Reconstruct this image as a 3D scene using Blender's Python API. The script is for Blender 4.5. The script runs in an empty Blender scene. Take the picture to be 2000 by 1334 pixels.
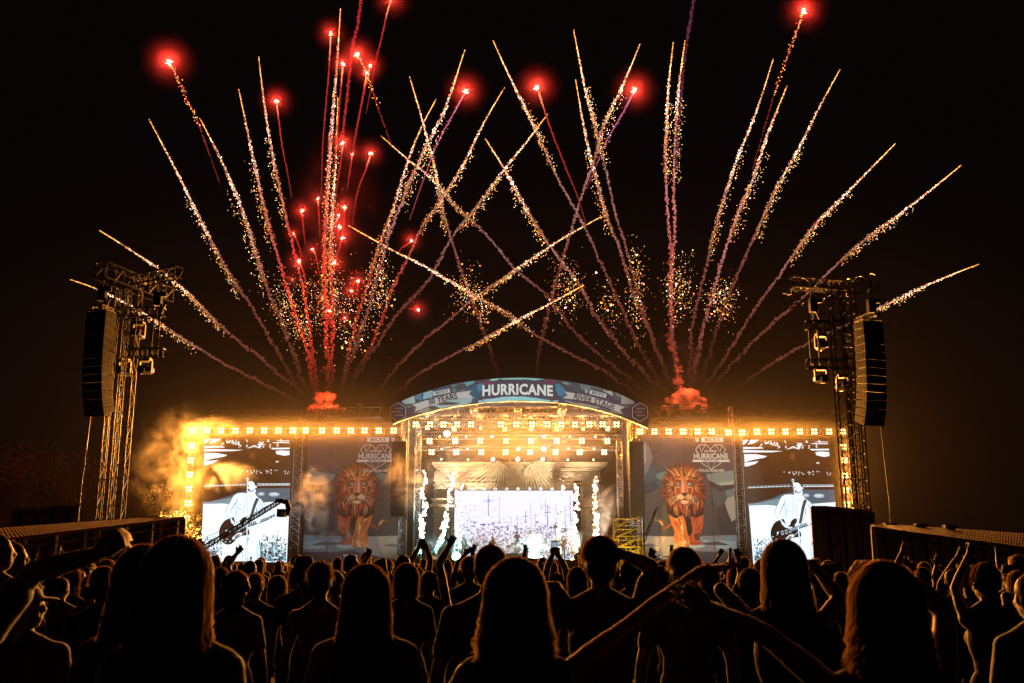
import bpy, bmesh, math, random
from mathutils import Vector, Matrix, noise
R = random.Random(7)
sc = bpy.context.scene
col = sc.collection
# ---------------------------------------------------------------- camera
F = 1950.0; PITCH = math.radians(12.24); CZ = 1.75
cam = bpy.data.cameras.new('camera'); co = bpy.data.objects.new('camera', cam); col.objects.link(co)
co.location = (0, 0, CZ); co.rotation_euler = (math.pi/2 + PITCH, 0, 0)
cam.sensor_width = 36; cam.lens = 36*F/2000; cam.clip_end = 2000; cam.clip_start = .05
cam.dof.use_dof = True; cam.dof.focus_distance = 70; cam.dof.aperture_fstop = 4.5
sc.camera = co
# ---------------------------------------------------------------- night sky
w = bpy.data.worlds.new('World'); sc.world = w; w.use_nodes = True
wn = w.node_tree
bg = wn.nodes['Background']
sky = wn.nodes.new('ShaderNodeTexSky'); sky.sky_type = 'NISHITA'; sky.sun_disc = False
sky.sun_elevation = math.radians(-9); sky.sun_rotation = math.radians(200)
mx = wn.nodes.new('ShaderNodeMix'); mx.data_type = 'RGBA'; mx.inputs[0].default_value = .995
wn.links.new(sky.outputs[0], mx.inputs[6]); mx.inputs[7].default_value = (.0042, .0023, .0020, 1)
wn.links.new(mx.outputs[2], bg.inputs[0]); bg.inputs[1].default_value = .55
# ---------------------------------------------------------------- exposure and sampling
sc.view_settings.view_transform = 'Standard'; sc.view_settings.look = 'None'
sc.view_settings.exposure = 0; sc.view_settings.gamma = 1
c = sc.cycles
c.use_adaptive_sampling = True; c.adaptive_threshold = .015
c.use_denoising = True; c.denoiser = 'OPENIMAGEDENOISE'
c.max_bounces = 4; c.diffuse_bounces = 0; c.glossy_bounces = 1; c.transmission_bounces = 0; c.transparent_max_bounces = 24
c.volume_bounces = 0; c.use_light_tree = True
c.volume_step_rate = 3; c.volume_max_steps = 96
c.sample_clamp_indirect = 6; c.caustics_reflective = False; c.caustics_refractive = False

# ---------------------------------------------------------------- helpers
def A(px, py, Y):
    """world point at distance Y seen at photo pixel px, py"""
    u = (px-1000)/F; v = (667-py)/F
    dy = math.cos(PITCH)-v*math.sin(PITCH); dz = math.sin(PITCH)+v*math.cos(PITCH)
    return Vector((u/dy*Y, Y, CZ+dz/dy*Y))
def vrect(x0, x1, yt, yb, Y):
    ym = (yt+yb)/2
    return A(x0, ym, Y).x, A(x1, ym, Y).x, A(x0, yb, Y).z, A(x0, yt, Y).z

def mat(name, base=(.5,.5,.5), rough=.6, metal=0, emit=None, es=0, noise_amt=0, noise_scale=5, sample=False, trans=0, spec=.5, bump=0):
    m = bpy.data.materials.new(name); m.use_nodes = True
    nt = m.node_tree; p = nt.nodes['Principled BSDF']
    p.inputs['Base Color'].default_value = (*base, 1)
    p.inputs['Roughness'].default_value = rough; p.inputs['Metallic'].default_value = metal
    p.inputs['Specular IOR Level'].default_value = spec
    if noise_amt or bump:
        tc = nt.nodes.new('ShaderNodeTexCoord'); n = nt.nodes.new('ShaderNodeTexNoise')
        n.inputs['Scale'].default_value = noise_scale; n.inputs['Detail'].default_value = 6
        nt.links.new(tc.outputs['Object'], n.inputs['Vector'])
        if noise_amt:
            mxn = nt.nodes.new('ShaderNodeMix'); mxn.data_type = 'RGBA'
            nt.links.new(n.outputs[0], mxn.inputs[0])
            mxn.inputs[6].default_value = (*[x*(1-noise_amt) for x in base], 1)
            mxn.inputs[7].default_value = (*[min(1, x*(1+noise_amt)) for x in base], 1)
            nt.links.new(mxn.outputs[2], p.inputs['Base Color'])
        if bump:
            b = nt.nodes.new('ShaderNodeBump'); b.inputs['Strength'].default_value = bump; b.inputs['Distance'].default_value = .05
            nt.links.new(n.outputs[0], b.inputs['Height']); nt.links.new(b.outputs[0], p.inputs['Normal'])
    if emit:
        p.inputs['Emission Color'].default_value = (*emit, 1); p.inputs['Emission Strength'].default_value = es
    m.cycles.emission_sampling = 'AUTO' if sample else 'NONE'
    return m
def colmat(name, emission=0, rough=.7, sample=False, base_k=1.0):
    """material reading the per-face colours of the mesh (printed or lit artwork)"""
    m = mat(name, rough=rough, sample=sample); nt = m.node_tree; p = nt.nodes['Principled BSDF']
    a = nt.nodes.new('ShaderNodeAttribute'); a.attribute_name = 'Col'
    if emission:
        nt.links.new(a.outputs['Color'], p.inputs['Emission Color']); p.inputs['Emission Strength'].default_value = emission
        p.inputs['Base Color'].default_value = (.02, .02, .02, 1)
    else:
        nt.links.new(a.outputs['Color'], p.inputs['Base Color'])
    return m
def rgb(h, k=1.0):
    h = h.lstrip('#'); o = []
    for i in (0, 2, 4):
        v = int(h[i:i+2], 16)/255
        o.append(k*(v/12.92 if v <= .04045 else ((v+.055)/1.055)**2.4))
    return tuple(o)

class MB:
    def __init__(s): s.v = []; s.f = []; s.c = []; s.col = (1,1,1)
    def add(s, vs, fs, colr=None):
        b = len(s.v); s.v += [tuple(x) for x in vs]; cc = colr or s.col
        for f in fs: s.f.append(tuple(i+b for i in f)); s.c.append(cc)
        return s
    def box(s, c, size, M=None, taper=1.0, colr=None):
        x, y, z = [k/2 for k in size]; c = Vector(c)
        vs = []
        for sz, t in ((-1, 1), (1, taper)):
            for sx, sy in ((-1,-1),(1,-1),(1,1),(-1,1)): vs.append(Vector((sx*x*t, sy*y*t, sz*z)))
        if M is not None: vs = [M @ v for v in vs]
        return s.add([c+v for v in vs], [(3,2,1,0),(4,5,6,7),(0,1,5,4),(1,2,6,5),(2,3,7,6),(3,0,4,7)], colr)
    def tube(s, p, q, r, n=5, r2=None, colr=None, cap=True):
        p = Vector(p); q = Vector(q); d = q-p
        if d.length < 1e-6: return s
        d.normalize(); a = d.orthogonal().normalized(); b = d.cross(a); r2 = r if r2 is None else r2
        vs = [p+(a*math.cos(2*math.pi*i/n)+b*math.sin(2*math.pi*i/n))*r for i in range(n)]
        vs += [q+(a*math.cos(2*math.pi*i/n)+b*math.sin(2*math.pi*i/n))*r2 for i in range(n)]
        fs = [(i, (i+1) % n, n+(i+1) % n, n+i) for i in range(n)]
        if cap: fs += [tuple(range(n))[::-1], tuple(range(n, 2*n))]
        return s.add(vs, fs, colr)
    def path(s, pts, r, n=5, colr=None):
        """continuous tube along points; r a number or list"""
        pts = [Vector(p) for p in pts]; k = len(pts); rs = r if isinstance(r, (list, tuple)) else [r]*k
        vs = []; a = None
        for i, p in enumerate(pts):
            d = (pts[min(i+1, k-1)]-pts[max(i-1, 0)]).normalized()
            if a is None: a = d.orthogonal().normalized()
            else:
                a = (a-d*a.dot(d))
                a = a.normalized() if a.length > 1e-5 else d.orthogonal().normalized()
            b = d.cross(a)
            vs += [p+(a*math.cos(2*math.pi*j/n)+b*math.sin(2*math.pi*j/n))*rs[i] for j in range(n)]
        fs = [(i*n+j, i*n+(j+1) % n, (i+1)*n+(j+1) % n, (i+1)*n+j) for i in range(k-1) for j in range(n)]
        if n > 2: fs += [tuple(range(n))[::-1], tuple(range((k-1)*n, k*n))]
        return s.add(vs, fs, colr)
    def ball(s, c, r, n=8, m=6, colr=None, sc3=(1,1,1), M=None):
        c = Vector(c); vs = [Vector((0,0,r))]
        for i in range(1, m):
            t = math.pi*i/m
            for j in range(n):
                f = 2*math.pi*j/n; vs.append(Vector((r*math.sin(t)*math.cos(f), r*math.sin(t)*math.sin(f), r*math.cos(t))))
        vs.append(Vector((0,0,-r)))
        vs = [Vector((v.x*sc3[0], v.y*sc3[1], v.z*sc3[2])) for v in vs]
        if M is not None: vs = [M @ v for v in vs]
        fs = [(0, 1+j, 1+(j+1) % n) for j in range(n)]
        for i in range(m-2):
            for j in range(n): a = 1+i*n+j; b = 1+i*n+(j+1) % n; fs.append((a, a+n, b+n, b))
        L = len(vs)-1; fs += [(L, 1+(m-2)*n+(j+1) % n, 1+(m-2)*n+j) for j in range(n)]
        return s.add([c+v for v in vs], fs, colr)
    def octa(s, c, r, colr=None):
        c = Vector(c); d = [Vector(x)*r for x in ((1,0,0),(-1,0,0),(0,1,0),(0,-1,0),(0,0,1),(0,0,-1))]
        return s.add([c+x for x in d], [(0,2,4),(2,1,4),(1,3,4),(3,0,4),(2,0,5),(1,2,5),(3,1,5),(0,3,5)], colr)
    def truss(s, p, q, wd, bays, r=.03, n=4, up=None, ladder=False):
        p = Vector(p); q = Vector(q); d = (q-p).normalized()
        up = Vector(up) if up else (Vector((0,0,1)) if abs(d.z) < .9 else Vector((0,1,0)))
        a = d.cross(up).normalized(); b = a.cross(d).normalized()
        wa, wb = (wd if isinstance(wd, (list, tuple)) else (wd, wd))
        cs = [a*wa/2*x+b*wb/2*y for x, y in ((-1,-1),(1,-1),(1,1),(-1,1))]
        for o in cs: s.tube(p+o, q+o, r, n, cap=False)
        L = (q-p)
        for i in range(bays+1):
            t = p+L*i/bays
            for k in range(4):
                s.tube(t+cs[k], t+cs[(k+1) % 4], r*.55, 3, cap=False)
                if i < bays:
                    t2 = p+L*(i+1)/bays; e = (i+k) % 2
                    s.tube(t+cs[(k+e) % 4], t2+cs[(k+1-e) % 4], r*.55, 3, cap=False)
        return s
    def poly(s, pts, colr=None):
        """one flat polygon from 3D points"""
        return s.add(pts, [tuple(range(len(pts)))], colr)
    def build(s, name, m, parent=None, smooth=False, tri=False):
        me = bpy.data.meshes.new(name); me.from_pydata(s.v, [], s.f)
        at_ = me.attributes.new('Col', 'FLOAT_COLOR', 'CORNER')
        arr = []
        for f, cc in zip(s.f, s.c): arr += [cc[0], cc[1], cc[2], 1.0]*len(f)
        at_.data.foreach_set('color', arr)
        if smooth: me.polygons.foreach_set('use_smooth', [True]*len(me.polygons))
        me.materials.append(m); me.update()
        o = bpy.data.objects.new(name, me); col.objects.link(o)
        if parent is not None:
            o.parent = parent; o.matrix_parent_inverse = Matrix.Translation(-parent.location) if parent.get('_abs') else Matrix()
        return o
def tag(o, label=None, cat=None, group=None, kind=None):
    if label: o['label'] = label
    if cat: o['category'] = cat
    if group: o['group'] = group
    if kind: o['kind'] = kind
    return o
def empty(name, loc=(0,0,0), label=None, cat=None, group=None, absolute=True):
    """an Empty at a thing's base; with absolute=True its parts are modelled in world coordinates"""
    o = bpy.data.objects.new(name, None); col.objects.link(o); o.location = loc; o.empty_display_size = .2
    if absolute: o['_abs'] = 1
    return tag(o, label, cat, group)
def kids(o): return [x for x in KID.get(o.name, [])]
def copy_tree(o, parent=None, inv=None):
    c_ = o.copy(); col.objects.link(c_)
    if parent is not None: c_.parent = parent; c_.matrix_parent_inverse = o.matrix_parent_inverse.copy()
    for ch in list(o.children): copy_tree(ch, c_)
    return c_
ORD = ['first','second','third','fourth','fifth','sixth','seventh','eighth','ninth','tenth','eleventh','twelfth','thirteenth','fourteenth','fifteenth','sixteenth','seventeenth','eighteenth','nineteenth','twentieth']
ORD += ['twenty-'+x for x in ORD[:9]] + ['thirtieth'] + ['thirty-'+x for x in ORD[:9]]
def text_mesh(mb, txt, size, M, colr, depth=0.0, offset=0.0, xs=1.0, align='CENTER', italic=0, bend=None):
    """lettering as real geometry: glyph outlines laid in the plane of matrix M (local x right, y up)"""
    cu = bpy.data.curves.new('lettering', 'FONT'); cu.body = txt; cu.size = size; cu.align_x = align; cu.align_y = 'CENTER'
    cu.offset = offset; cu.resolution_u = 3; cu.shear = italic; cu.space_character = 1.0+max(0, offset/size)*1.4
    o = bpy.data.objects.new('lettering', cu); col.objects.link(o)
    dg = bpy.context.evaluated_depsgraph_get(); me = bpy.data.meshes.new_from_object(o.evaluated_get(dg))
    vs = [Vector((v.co.x*xs, v.co.y, depth)) for v in me.vertices]
    if bend: vs = [bend(v) for v in vs]
    mb.add([M @ v for v in vs], [tuple(p.vertices) for p in me.polygons], colr)
    bpy.data.objects.remove(o); bpy.data.curves.remove(cu); bpy.data.meshes.remove(me)

def remesh(mb, voxel, name, m, parent, smooth=3):
    me = bpy.data.meshes.new('tmp'); me.from_pydata(mb.v, [], mb.f); o = bpy.data.objects.new('tmp', me); col.objects.link(o)
    md = o.modifiers.new('r', 'REMESH'); md.mode = 'VOXEL'; md.voxel_size = voxel; md.use_smooth_shade = True
    ms = o.modifiers.new('s', 'SMOOTH'); ms.factor = .5; ms.iterations = smooth
    me2 = bpy.data.meshes.new_from_object(o.evaluated_get(bpy.context.evaluated_depsgraph_get())); me2.name = name
    bpy.data.objects.remove(o); bpy.data.meshes.remove(me)
    me2.materials.clear(); me2.materials.append(m); me2.polygons.foreach_set('use_smooth', [True]*len(me2.polygons))
    q = bpy.data.objects.new(name, me2); col.objects.link(q)
    if parent is not None: q.parent = parent
    return q

# ---------------------------------------------------------------- materials
M_ground = mat('trampled_ground', (.06,.05,.035), .95, noise_amt=.5, noise_scale=2, bump=.4)
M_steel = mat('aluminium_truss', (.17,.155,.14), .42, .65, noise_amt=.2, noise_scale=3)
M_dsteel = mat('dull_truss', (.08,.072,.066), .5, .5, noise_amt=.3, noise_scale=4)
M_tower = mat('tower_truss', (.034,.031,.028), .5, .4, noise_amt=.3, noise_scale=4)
M_black = mat('black_paint', (.016,.015,.015), .6, noise_amt=.4, noise_scale=8, spec=.15)
M_cloth = mat('black_cloth', (.02,.018,.017), .8, noise_amt=.4, noise_scale=3)
M_bulb = mat('hot_filament', (1,.8,.5), emit=(1,.56,.17), es=9)
M_bulbw = mat('white_lamp_glass', (1,1,1), emit=(1,.78,.48), es=12)
M_cyan = mat('cyan_lamp_glass', (1,1,1), emit=(.35,1,.92), es=30)
M_print = colmat('printed_mesh', rough=.75)
M_led = colmat('led_wall', emission=1.15, sample=True)
M_gold = mat('antique_gold_plaster', (.34,.25,.13), .45, .25, noise_amt=.55, noise_scale=3, bump=.5)
M_deck = mat('stage_deck', (.05,.045,.04), .6, noise_amt=.3, noise_scale=2)
# ================================================================ THE SETTING
g = MB(); n_ = 60
gv = []
for j in range(n_+1):
    for i in range(n_+1):
        x = -160+320*i/n_; y = -20+300*j/n_
        gv.append((x, y, -.007*max(0, y-8)+.03*noise.noise(Vector((x*.2, y*.2, 0)))))
g.add(gv, [(j*(n_+1)+i, j*(n_+1)+i+1, (j+1)*(n_+1)+i+1, (j+1)*(n_+1)+i) for j in range(n_) for i in range(n_)])
tag(g.build('ground', M_ground, smooth=True), kind='structure')

# ================================================================ artwork painter
class Art:
    """flat printed or lit picture built up of coloured patches, on the plane (x0,x1,z0,z1,Y)"""
    def __init__(s, src, rect, Y, mirror=False, mb=None, eps=.0004, warp=None):
        s.sx0, s.sy0, s.sx1, s.sy1 = src; s.x0, s.x1, s.z0, s.z1 = rect; s.Y = Y
        s.mir = mirror; s.mb = mb or MB(); s.eps = eps; s.k = 1; s.warp = warp
    def P(s, x, y, k=None):
        k = s.k if k is None else k
        if s.warp: q = s.warp(x, y); return Vector((q.x, s.Y-k*s.eps, q.z))
        u = (x-s.sx0)/(s.sx1-s.sx0); v = (y-s.sy0)/(s.sy1-s.sy0)
        if s.mir: u = 1-u
        return Vector((s.x0+u*(s.x1-s.x0), s.Y-k*s.eps, s.z1+v*(s.z0-s.z1)))
    def poly(s, pts, c, clip=False):
        if clip: pts = [(min(max(x, s.sx0), s.sx1), min(max(y, s.sy0), s.sy1)) for x, y in pts]
        s.mb.poly([s.P(*p) for p in pts], c); s.k += 1
    def ell(s, cx, cy, rx, ry, c, a=0, n=14):
        a = math.radians(a); pts = []
        for i in range(n):
            t = 2*math.pi*i/n; x = rx*math.cos(t); y = ry*math.sin(t)
            pts.append((cx+x*math.cos(a)-y*math.sin(a), cy+x*math.sin(a)+y*math.cos(a)))
        s.poly(pts, c)
    def stroke(s, pts, w0, c, w1=None, wm=None):
        """tapered brush stroke through the points"""
        w1 = w0 if w1 is None else w1; n = len(pts); L = []; Rr = []
        for i, (x, y) in enumerate(pts):
            a = pts[max(i-1, 0)]; b = pts[min(i+1, n-1)]; dx = b[0]-a[0]; dy = b[1]-a[1]; d = math.hypot(dx, dy) or 1
            t = i/(n-1); w = (w0*(1-t)+w1*t) if wm is None else (wm*4*t*(1-t)+w0*(1-t)+w1*t)
            L.append((x-dy/d*w/2, y+dx/d*w/2)); Rr.append((x+dy/d*w/2, y-dx/d*w/2))
        vs = [s.P(*p) for p in L]+[s.P(*p) for p in Rr]
        s.mb.add(vs, [(i, i+1, n+i+1, n+i) for i in range(n-1)], c); s.k += 1
    def text(s, t, x, y, h, c, w=1.0, off=.03, ang=0, bend=None):
        """lettering h tall (in picture units) centred on x, y; never mirrored"""
        p = s.P(x, y); sc_ = abs((s.z1-s.z0)/(s.sy1-s.sy0)); hh = h*sc_/.7
        M = Matrix.Translation(p) @ Matrix.Rotation(math.pi/2, 4, 'X') @ Matrix.Rotation(math.radians(ang), 4, 'Z')
        text_mesh(s.mb, t, hh, M, c, offset=off*hh, xs=w, bend=bend); s.k += 2
def curve2(pts, n=4):
    """Catmull-Rom smoothing of an open 2D/3D polyline"""
    P = [tuple(p) for p in pts]; o = []
    for i in range(len(P)-1):
        a, b, c_, d = P[max(i-1, 0)], P[i], P[i+1], P[min(i+2, len(P)-1)]
        for k in range(n):
            t = k/n
            o.append(tuple(.5*((2*b[m])+(-a[m]+c_[m])*t+(2*a[m]-5*b[m]+4*c_[m]-d[m])*t*t+(-a[m]+3*b[m]-3*c_[m]+d[m])*t**3) for m in range(len(b))))
    o.append(P[-1]); return o
WHT = (.72, .72, .70)
def beer_mark(a, x, y, h, c=WHT, ang=0, dark=(.05,.045,.05)):
    """boxed brand lettering and its little key shield"""
    ca, sa = math.cos(math.radians(ang)), math.sin(math.radians(ang))
    def Q(u, v): return (x+u*ca+v*sa, y-u*sa+v*ca)
    w = h*2.05
    a.poly([Q(-w, -h*.5), Q(w, -h*.5), Q(w, h*.5), Q(-w, h*.5)], c)
    a.poly([Q(-w*.965, -h*.43), Q(w*.965, -h*.43), Q(w*.965, h*.43), Q(-w*.965, h*.43)], dark)
    a.poly([Q(-w*.95, -h*.40), Q(w*.95, -h*.40), Q(w*.95, h*.40), Q(-w*.95, h*.40)], c)
    a.text("BECK'S", x, y, h*.60, dark, w=1.12, off=.035, ang=ang)
    X = -w-h*.75
    a.poly([Q(X-h*.36, -h*.45), Q(X-h*.12, -h*.34), Q(X+h*.12, -h*.34), Q(X+h*.36, -h*.45), Q(X+h*.25, -h*.1), Q(X+h*.34, h*.2), Q(X, h*.5), Q(X-h*.34, h*.2), Q(X-h*.25, -h*.1)], c)
    a.stroke([Q(X-h*.12, h*.26), Q(X+h*.12, -h*.24)], h*.12, dark)
    a.ell(*Q(X+h*.10, -h*.16), h*.12, h*.10, dark, n=8)

# ================================================================ lion banner
def lion_banner(rect, Y, mirror, root, name='banner_print'):
    a = Art((70, 280, 752, 1330), rect, Y, mirror)
    ly, lx = rect[3]-rect[2], rect[1]-rect[0]
    C = rgb; r = random.Random(5)
    def poly(p, h, k=1.0): a.poly(p, C(h, k), clip=True)
    poly([(70,280),(752,280),(752,1330),(70,1330)], '#4a4650')
    # faceted rock face
    for p, h in (
      ([(70,280),(230,280),(190,420),(120,470),(70,450)], '#3a3a46'),
      ([(230,280),(378,280),(378,480),(260,520),(190,420)], '#45414c'),
      ([(378,280),(560,280),(600,420),(480,560),(378,480)], '#3d3a45'),
      ([(560,280),(752,280),(752,470),(640,440),(600,420)], '#413f4a'),
      ([(95,330),(130,380),(150,470),(130,500),(100,600),(78,690),(70,640),(70,340)], '#77797c'),
      ([(78,350),(100,370),(98,480),(75,540),(70,500),(70,360)], '#a2a09a'),
      ([(150,470),(190,520),(250,560),(240,610),(170,590),(130,540)], '#2d4a55'),
      ([(85,600),(130,540),(170,590),(240,610),(250,680),(180,700),(130,730),(80,740)], '#2c5a64'),
      ([(80,660),(160,640),(190,690),(130,730),(76,745)], '#25424e'),
      ([(160,590),(240,570),(260,540),(270,600),(220,640),(180,625)], '#5a8a8c'),
      ([(75,745),(130,730),(180,700),(200,820),(180,1075),(72,1075)], '#57534f'),
      ([(180,700),(250,680),(260,900),(240,1075),(180,1075)], '#4b4743'),
      ([(520,530),(575,560),(640,600),(600,620),(545,600),(510,560)], '#31505a'),
      ([(540,595),(640,575),(752,560),(752,640),(690,650),(610,665),(560,640)], '#7e8f8f'),
      ([(610,665),(690,650),(752,640),(752,672),(650,680)], '#a9b0aa'),
      ([(556,640),(640,690),(752,675),(752,700),(640,730),(560,680)], '#20303a'),
      ([(570,690),(640,730),(752,700),(752,760),(700,770),(660,800),(620,860),(575,790)], '#46505a'),
      ([(690,780),(752,755),(752,940),(715,965),(690,900),(668,820)], '#a09e98'),
      ([(680,720),(752,705),(752,755),(690,780)], '#6e7a80'),
      ([(668,820),(690,900),(715,965),(752,940),(752,1060),(640,1075),(590,960),(620,860)], '#32333b'),
      ([(470,900),(575,790),(620,860),(590,960),(640,1075),(470,1075)], '#434049'),
      ([(250,900),(480,900),(480,1075),(240,1075)], '#3f3c40'),
      # ground
      ([(70,1072),(180,1075),(240,1080),(480,1075),(640,1070),(752,1066),(752,1200),(400,1190),(70,1262)], '#7b7c84'),
      ([(70,1072),(225,1078),(190,1165),(160,1240),(70,1262)], '#c9b29a'),
      ([(70,1140),(110,1132),(180,1150),(70,1160)], '#8d7c78'),
      ([(225,1078),(330,1078),(300,1240),(160,1240),(190,1165)], '#a99d96'),
      ([(480,1080),(560,1110),(620,1105),(700,1075),(752,1080),(752,1105),(620,1120),(520,1118),(470,1105)], '#6f8b9c'),
      ([(500,1105),(570,1118),(640,1110),(752,1118),(752,1145),(640,1150),(500,1140)], '#8aa4b2'),
      ([(500,1125),(600,1115),(690,1140),(640,1150),(490,1140)], '#4c4a50'),
      ([(390,1140),(515,1142),(500,1160),(440,1172),(360,1165)], '#a9b8c0'),
      ([(590,1145),(752,1150),(752,1175),(600,1170)], '#94aab8'),
      ([(70,1262),(400,1190),(752,1200),(752,1330),(70,1330)], '#47424a'),
    ): poly(p, h)
    # torn edges of the rocks
    for pts in ([(150,470),(190,520),(250,560)], [(556,640),(640,690),(752,678)], [(668,820),(690,900),(715,965)], [(570,690),(575,790),(620,860)], [(75,745),(130,730),(180,700)], [(130,340),(150,470)]):
        a.stroke(curve2(pts), 5, C('#15161c'), 3)
    # ---- lion
    O, RD, YL, PK, DK = '#bc5c2a', '#93351e', '#e0ae66', '#b8705c', '#2c100c'
    # tail
    a.stroke(curve2([(300,955),(265,985),(225,1015),(205,1012),(210,985)]), 22, C('#8a4a24'), 12)
    a.stroke(curve2([(290,965),(262,992),(228,1012)]), 6, C(O), 3)
    for i in range(12):
        t = r.uniform(-1, 1)
        a.stroke(curve2([(208+8*t,990),(190+16*t,965-6*abs(t)),(172+34*t,935+20*abs(t))]), 9, C([O, YL, RD, YL][i % 4]), 1)
    # body in the dark behind the legs
    a.poly([(236,830),(300,880),(515,860),(508,930),(470,1040),(420,1090),(380,1060),(350,1000),(330,900)], C('#181216'))
    a.poly([(415,900),(502,880),(500,990),(478,1060),(440,1040)], C('#3a1c14'))
    def leg(outl, base, n, hi):
        a.poly(outl, C(base))
        xs = [p[0] for p in outl]; ys = [p[1] for p in outl]
        for i in range(n):
            y0 = r.uniform(min(ys), max(ys)-60); x0 = r.uniform(.25, .75)
            # follow the leg between its left and right outlines
            def edge(y):
                c_ = []
                for (x1_, y1_), (x2_, y2_) in zip(outl, outl[1:]+outl[:1]):
                    if (y1_-y)*(y2_-y) < 0: c_.append(x1_+(x2_-x1_)*(y-y1_)/(y2_-y1_))
                return (min(c_), max(c_)) if len(c_) > 1 else (sum(xs)/len(xs),)*2
            pts = []
            for q in range(5):
                y = y0+q*14; e = edge(y); pts.append((e[0]+(e[1]-e[0])*(x0+.06*math.sin(q+i)), y))
            a.stroke(pts, 3, C(hi[i % len(hi)]), 1, wm=7)
    leg([(412,920),(512,880),(503,1000),(484,1050),(466,1100),(485,1128),(478,1142),(405,1142),(385,1118),(402,1080),(425,1040)], '#b0522a', 26, [O, RD, PK, '#8a3018', O])
    a.poly([(430,1060),(478,1050),(470,1112),(440,1110)], C('#5e2c20'))
    a.ell(440, 1126, 46, 20, C('#b4502a'))
    leg([(244,870),(345,860),(374,960),(386,1050),(402,1110),(396,1140),(300,1140),(284,1100),(292,1040),(270,980)], '#d87434', 44, [YL, O, '#f8dca0', PK, RD, '#f0a050'])
    a.poly([(290,1110),(395,1105),(400,1140),(385,1162),(280,1165),(272,1148)], C('#e08a44'))
    for i, x in enumerate((290, 318, 348, 376)):
        a.ell(x, 1150, 17, 15, C(['#f0b070', '#e89a58', '#f4c080', '#e08848'][i])); a.stroke([(x+13,1140),(x+15,1163)], 4, C('#5a2412'), 1)
        a.stroke([(x-2,1158),(x-4,1170)], 5, C('#1c1210'), 1)
    for x in (412, 438, 462): a.ell(x, 1132, 14, 11, C('#9a4426')); a.stroke([(x+11,1125),(x+13,1142)], 4, C('#2c120c'), 1)
    for i in range(14): a.stroke([(r.uniform(300,385), 1100+r.uniform(0,25)) for _ in range(1)]+[(r.uniform(300,385), 1138)], 2, C('#f8e0a8'), 1, wm=4)
    a.poly([(240,820),(505,820),(510,905),(455,935),(372,905),(300,940),(244,900)], C('#2a120c'))
    # mane: dark mass and then locks in rings from the outside in
    mo = []
    for i in range(36):
        t = 2*math.pi*i/36; rr = 1+.05*math.sin(5*t)+.03*math.sin(11*t)
        mo.append((372+150*rr*math.cos(t), 690+178*rr*math.sin(t)*(1.05 if math.sin(t) > 0 else 1)))
    a.poly(mo, C(DK))
    pal = [['#5a1e14','#7c2a18','#8e3420','#3f150f'], ['#a04424', RD, '#6e2416', '#b84824', '#7c4a30'], [O, '#a8603c', RD, '#5e2014', PK, '#c8864c'], ['#d8a05c', O, '#7a2c18', PK, '#e8c080', '#4a1a12']]
    for ring in range(4):
        n = [60, 66, 60, 50][ring]; f0 = [.78, .66, .54, .46][ring]; ln = [.34, .32, .30, .22][ring]
        for i in range(n):
            t = 2*math.pi*(i+r.random())/n; c0, s0 = math.cos(t), math.sin(t)
            down = .25+.55*max(0, s0); pts = []
            for q in range(5):
                f = f0+ln*q/4*(1+.25*r.random()); x = 372+152*f*c0; y = 690+178*f*s0
                y += down*38*(q/4)**1.5*(1 if s0 > -.3 else .3); x += 10*math.sin(q*1.2+i)*(q/4)
                if s0 < -.5: x += c0*10*q/4
                pts.append((x, y))
            a.stroke(pts, r.uniform(6, 13), C(r.choice(pal[ring]), r.uniform(.55, 1.15)), .6, wm=r.uniform(3, 9))
    # beard locks that hang below
    for i in range(46):
        x = r.uniform(225, 515); y = 835+30*math.cos((x-372)/60)+r.uniform(-40, 10); L_ = r.uniform(45, 95)*(1-.0022*abs(x-372))
        s_ = (x-372)*.12
        a.stroke(curve2([(x,y),(x-s_*.3+4*math.sin(i),y+L_*.5),(x-s_,y+L_)], 3), 9, C(r.choice([O, RD, '#8e3420', YL, PK, '#c05028'])), .6)
    # face
    a.poly([(318,600),(345,585),(372,600),(400,585),(430,600),(452,650),(448,720),(432,780),(410,822),(372,835),(335,822),(312,780),(298,720),(294,650)], C('#a8502c'))
    a.poly([(372,600),(400,588),(430,602),(452,650),(448,720),(432,780),(410,822),(372,835)], C('#9a4426'))
    a.poly([(340,600),(372,612),(404,600),(396,640),(372,655),(350,640)], C('#e08a4c'))
    a.poly([(352,640),(372,652),(394,640),(402,735),(388,745),(354,745),(340,735)], C('#e2795a'))
    a.poly([(356,650),(372,655),(374,735),(352,738)], C('#f0a888'))
    a.ell(345, 772, 30, 24, C('#f0c48c')); a.ell(397, 772, 30, 24, C('#dfa068'))
    a.poly([(346,738),(398,738),(388,758),(372,766),(356,758)], C('#4a201c')); a.stroke([(350,741),(394,741)], 4, C('#a86058'))
    a.stroke([(372,762),(372,784)], 4, C('#2a1210')); a.stroke(curve2([(326,788),(348,796),(372,784),(396,796),(420,788)]), 5, C('#2a1210'))
    a.poly([(338,800),(372,794),(408,800),(400,822),(372,832),(346,822)], C('#e89a70')); a.poly([(350,808),(372,803),(394,808),(386,820),(358,820)], C('#f8dcc0'))
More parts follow.
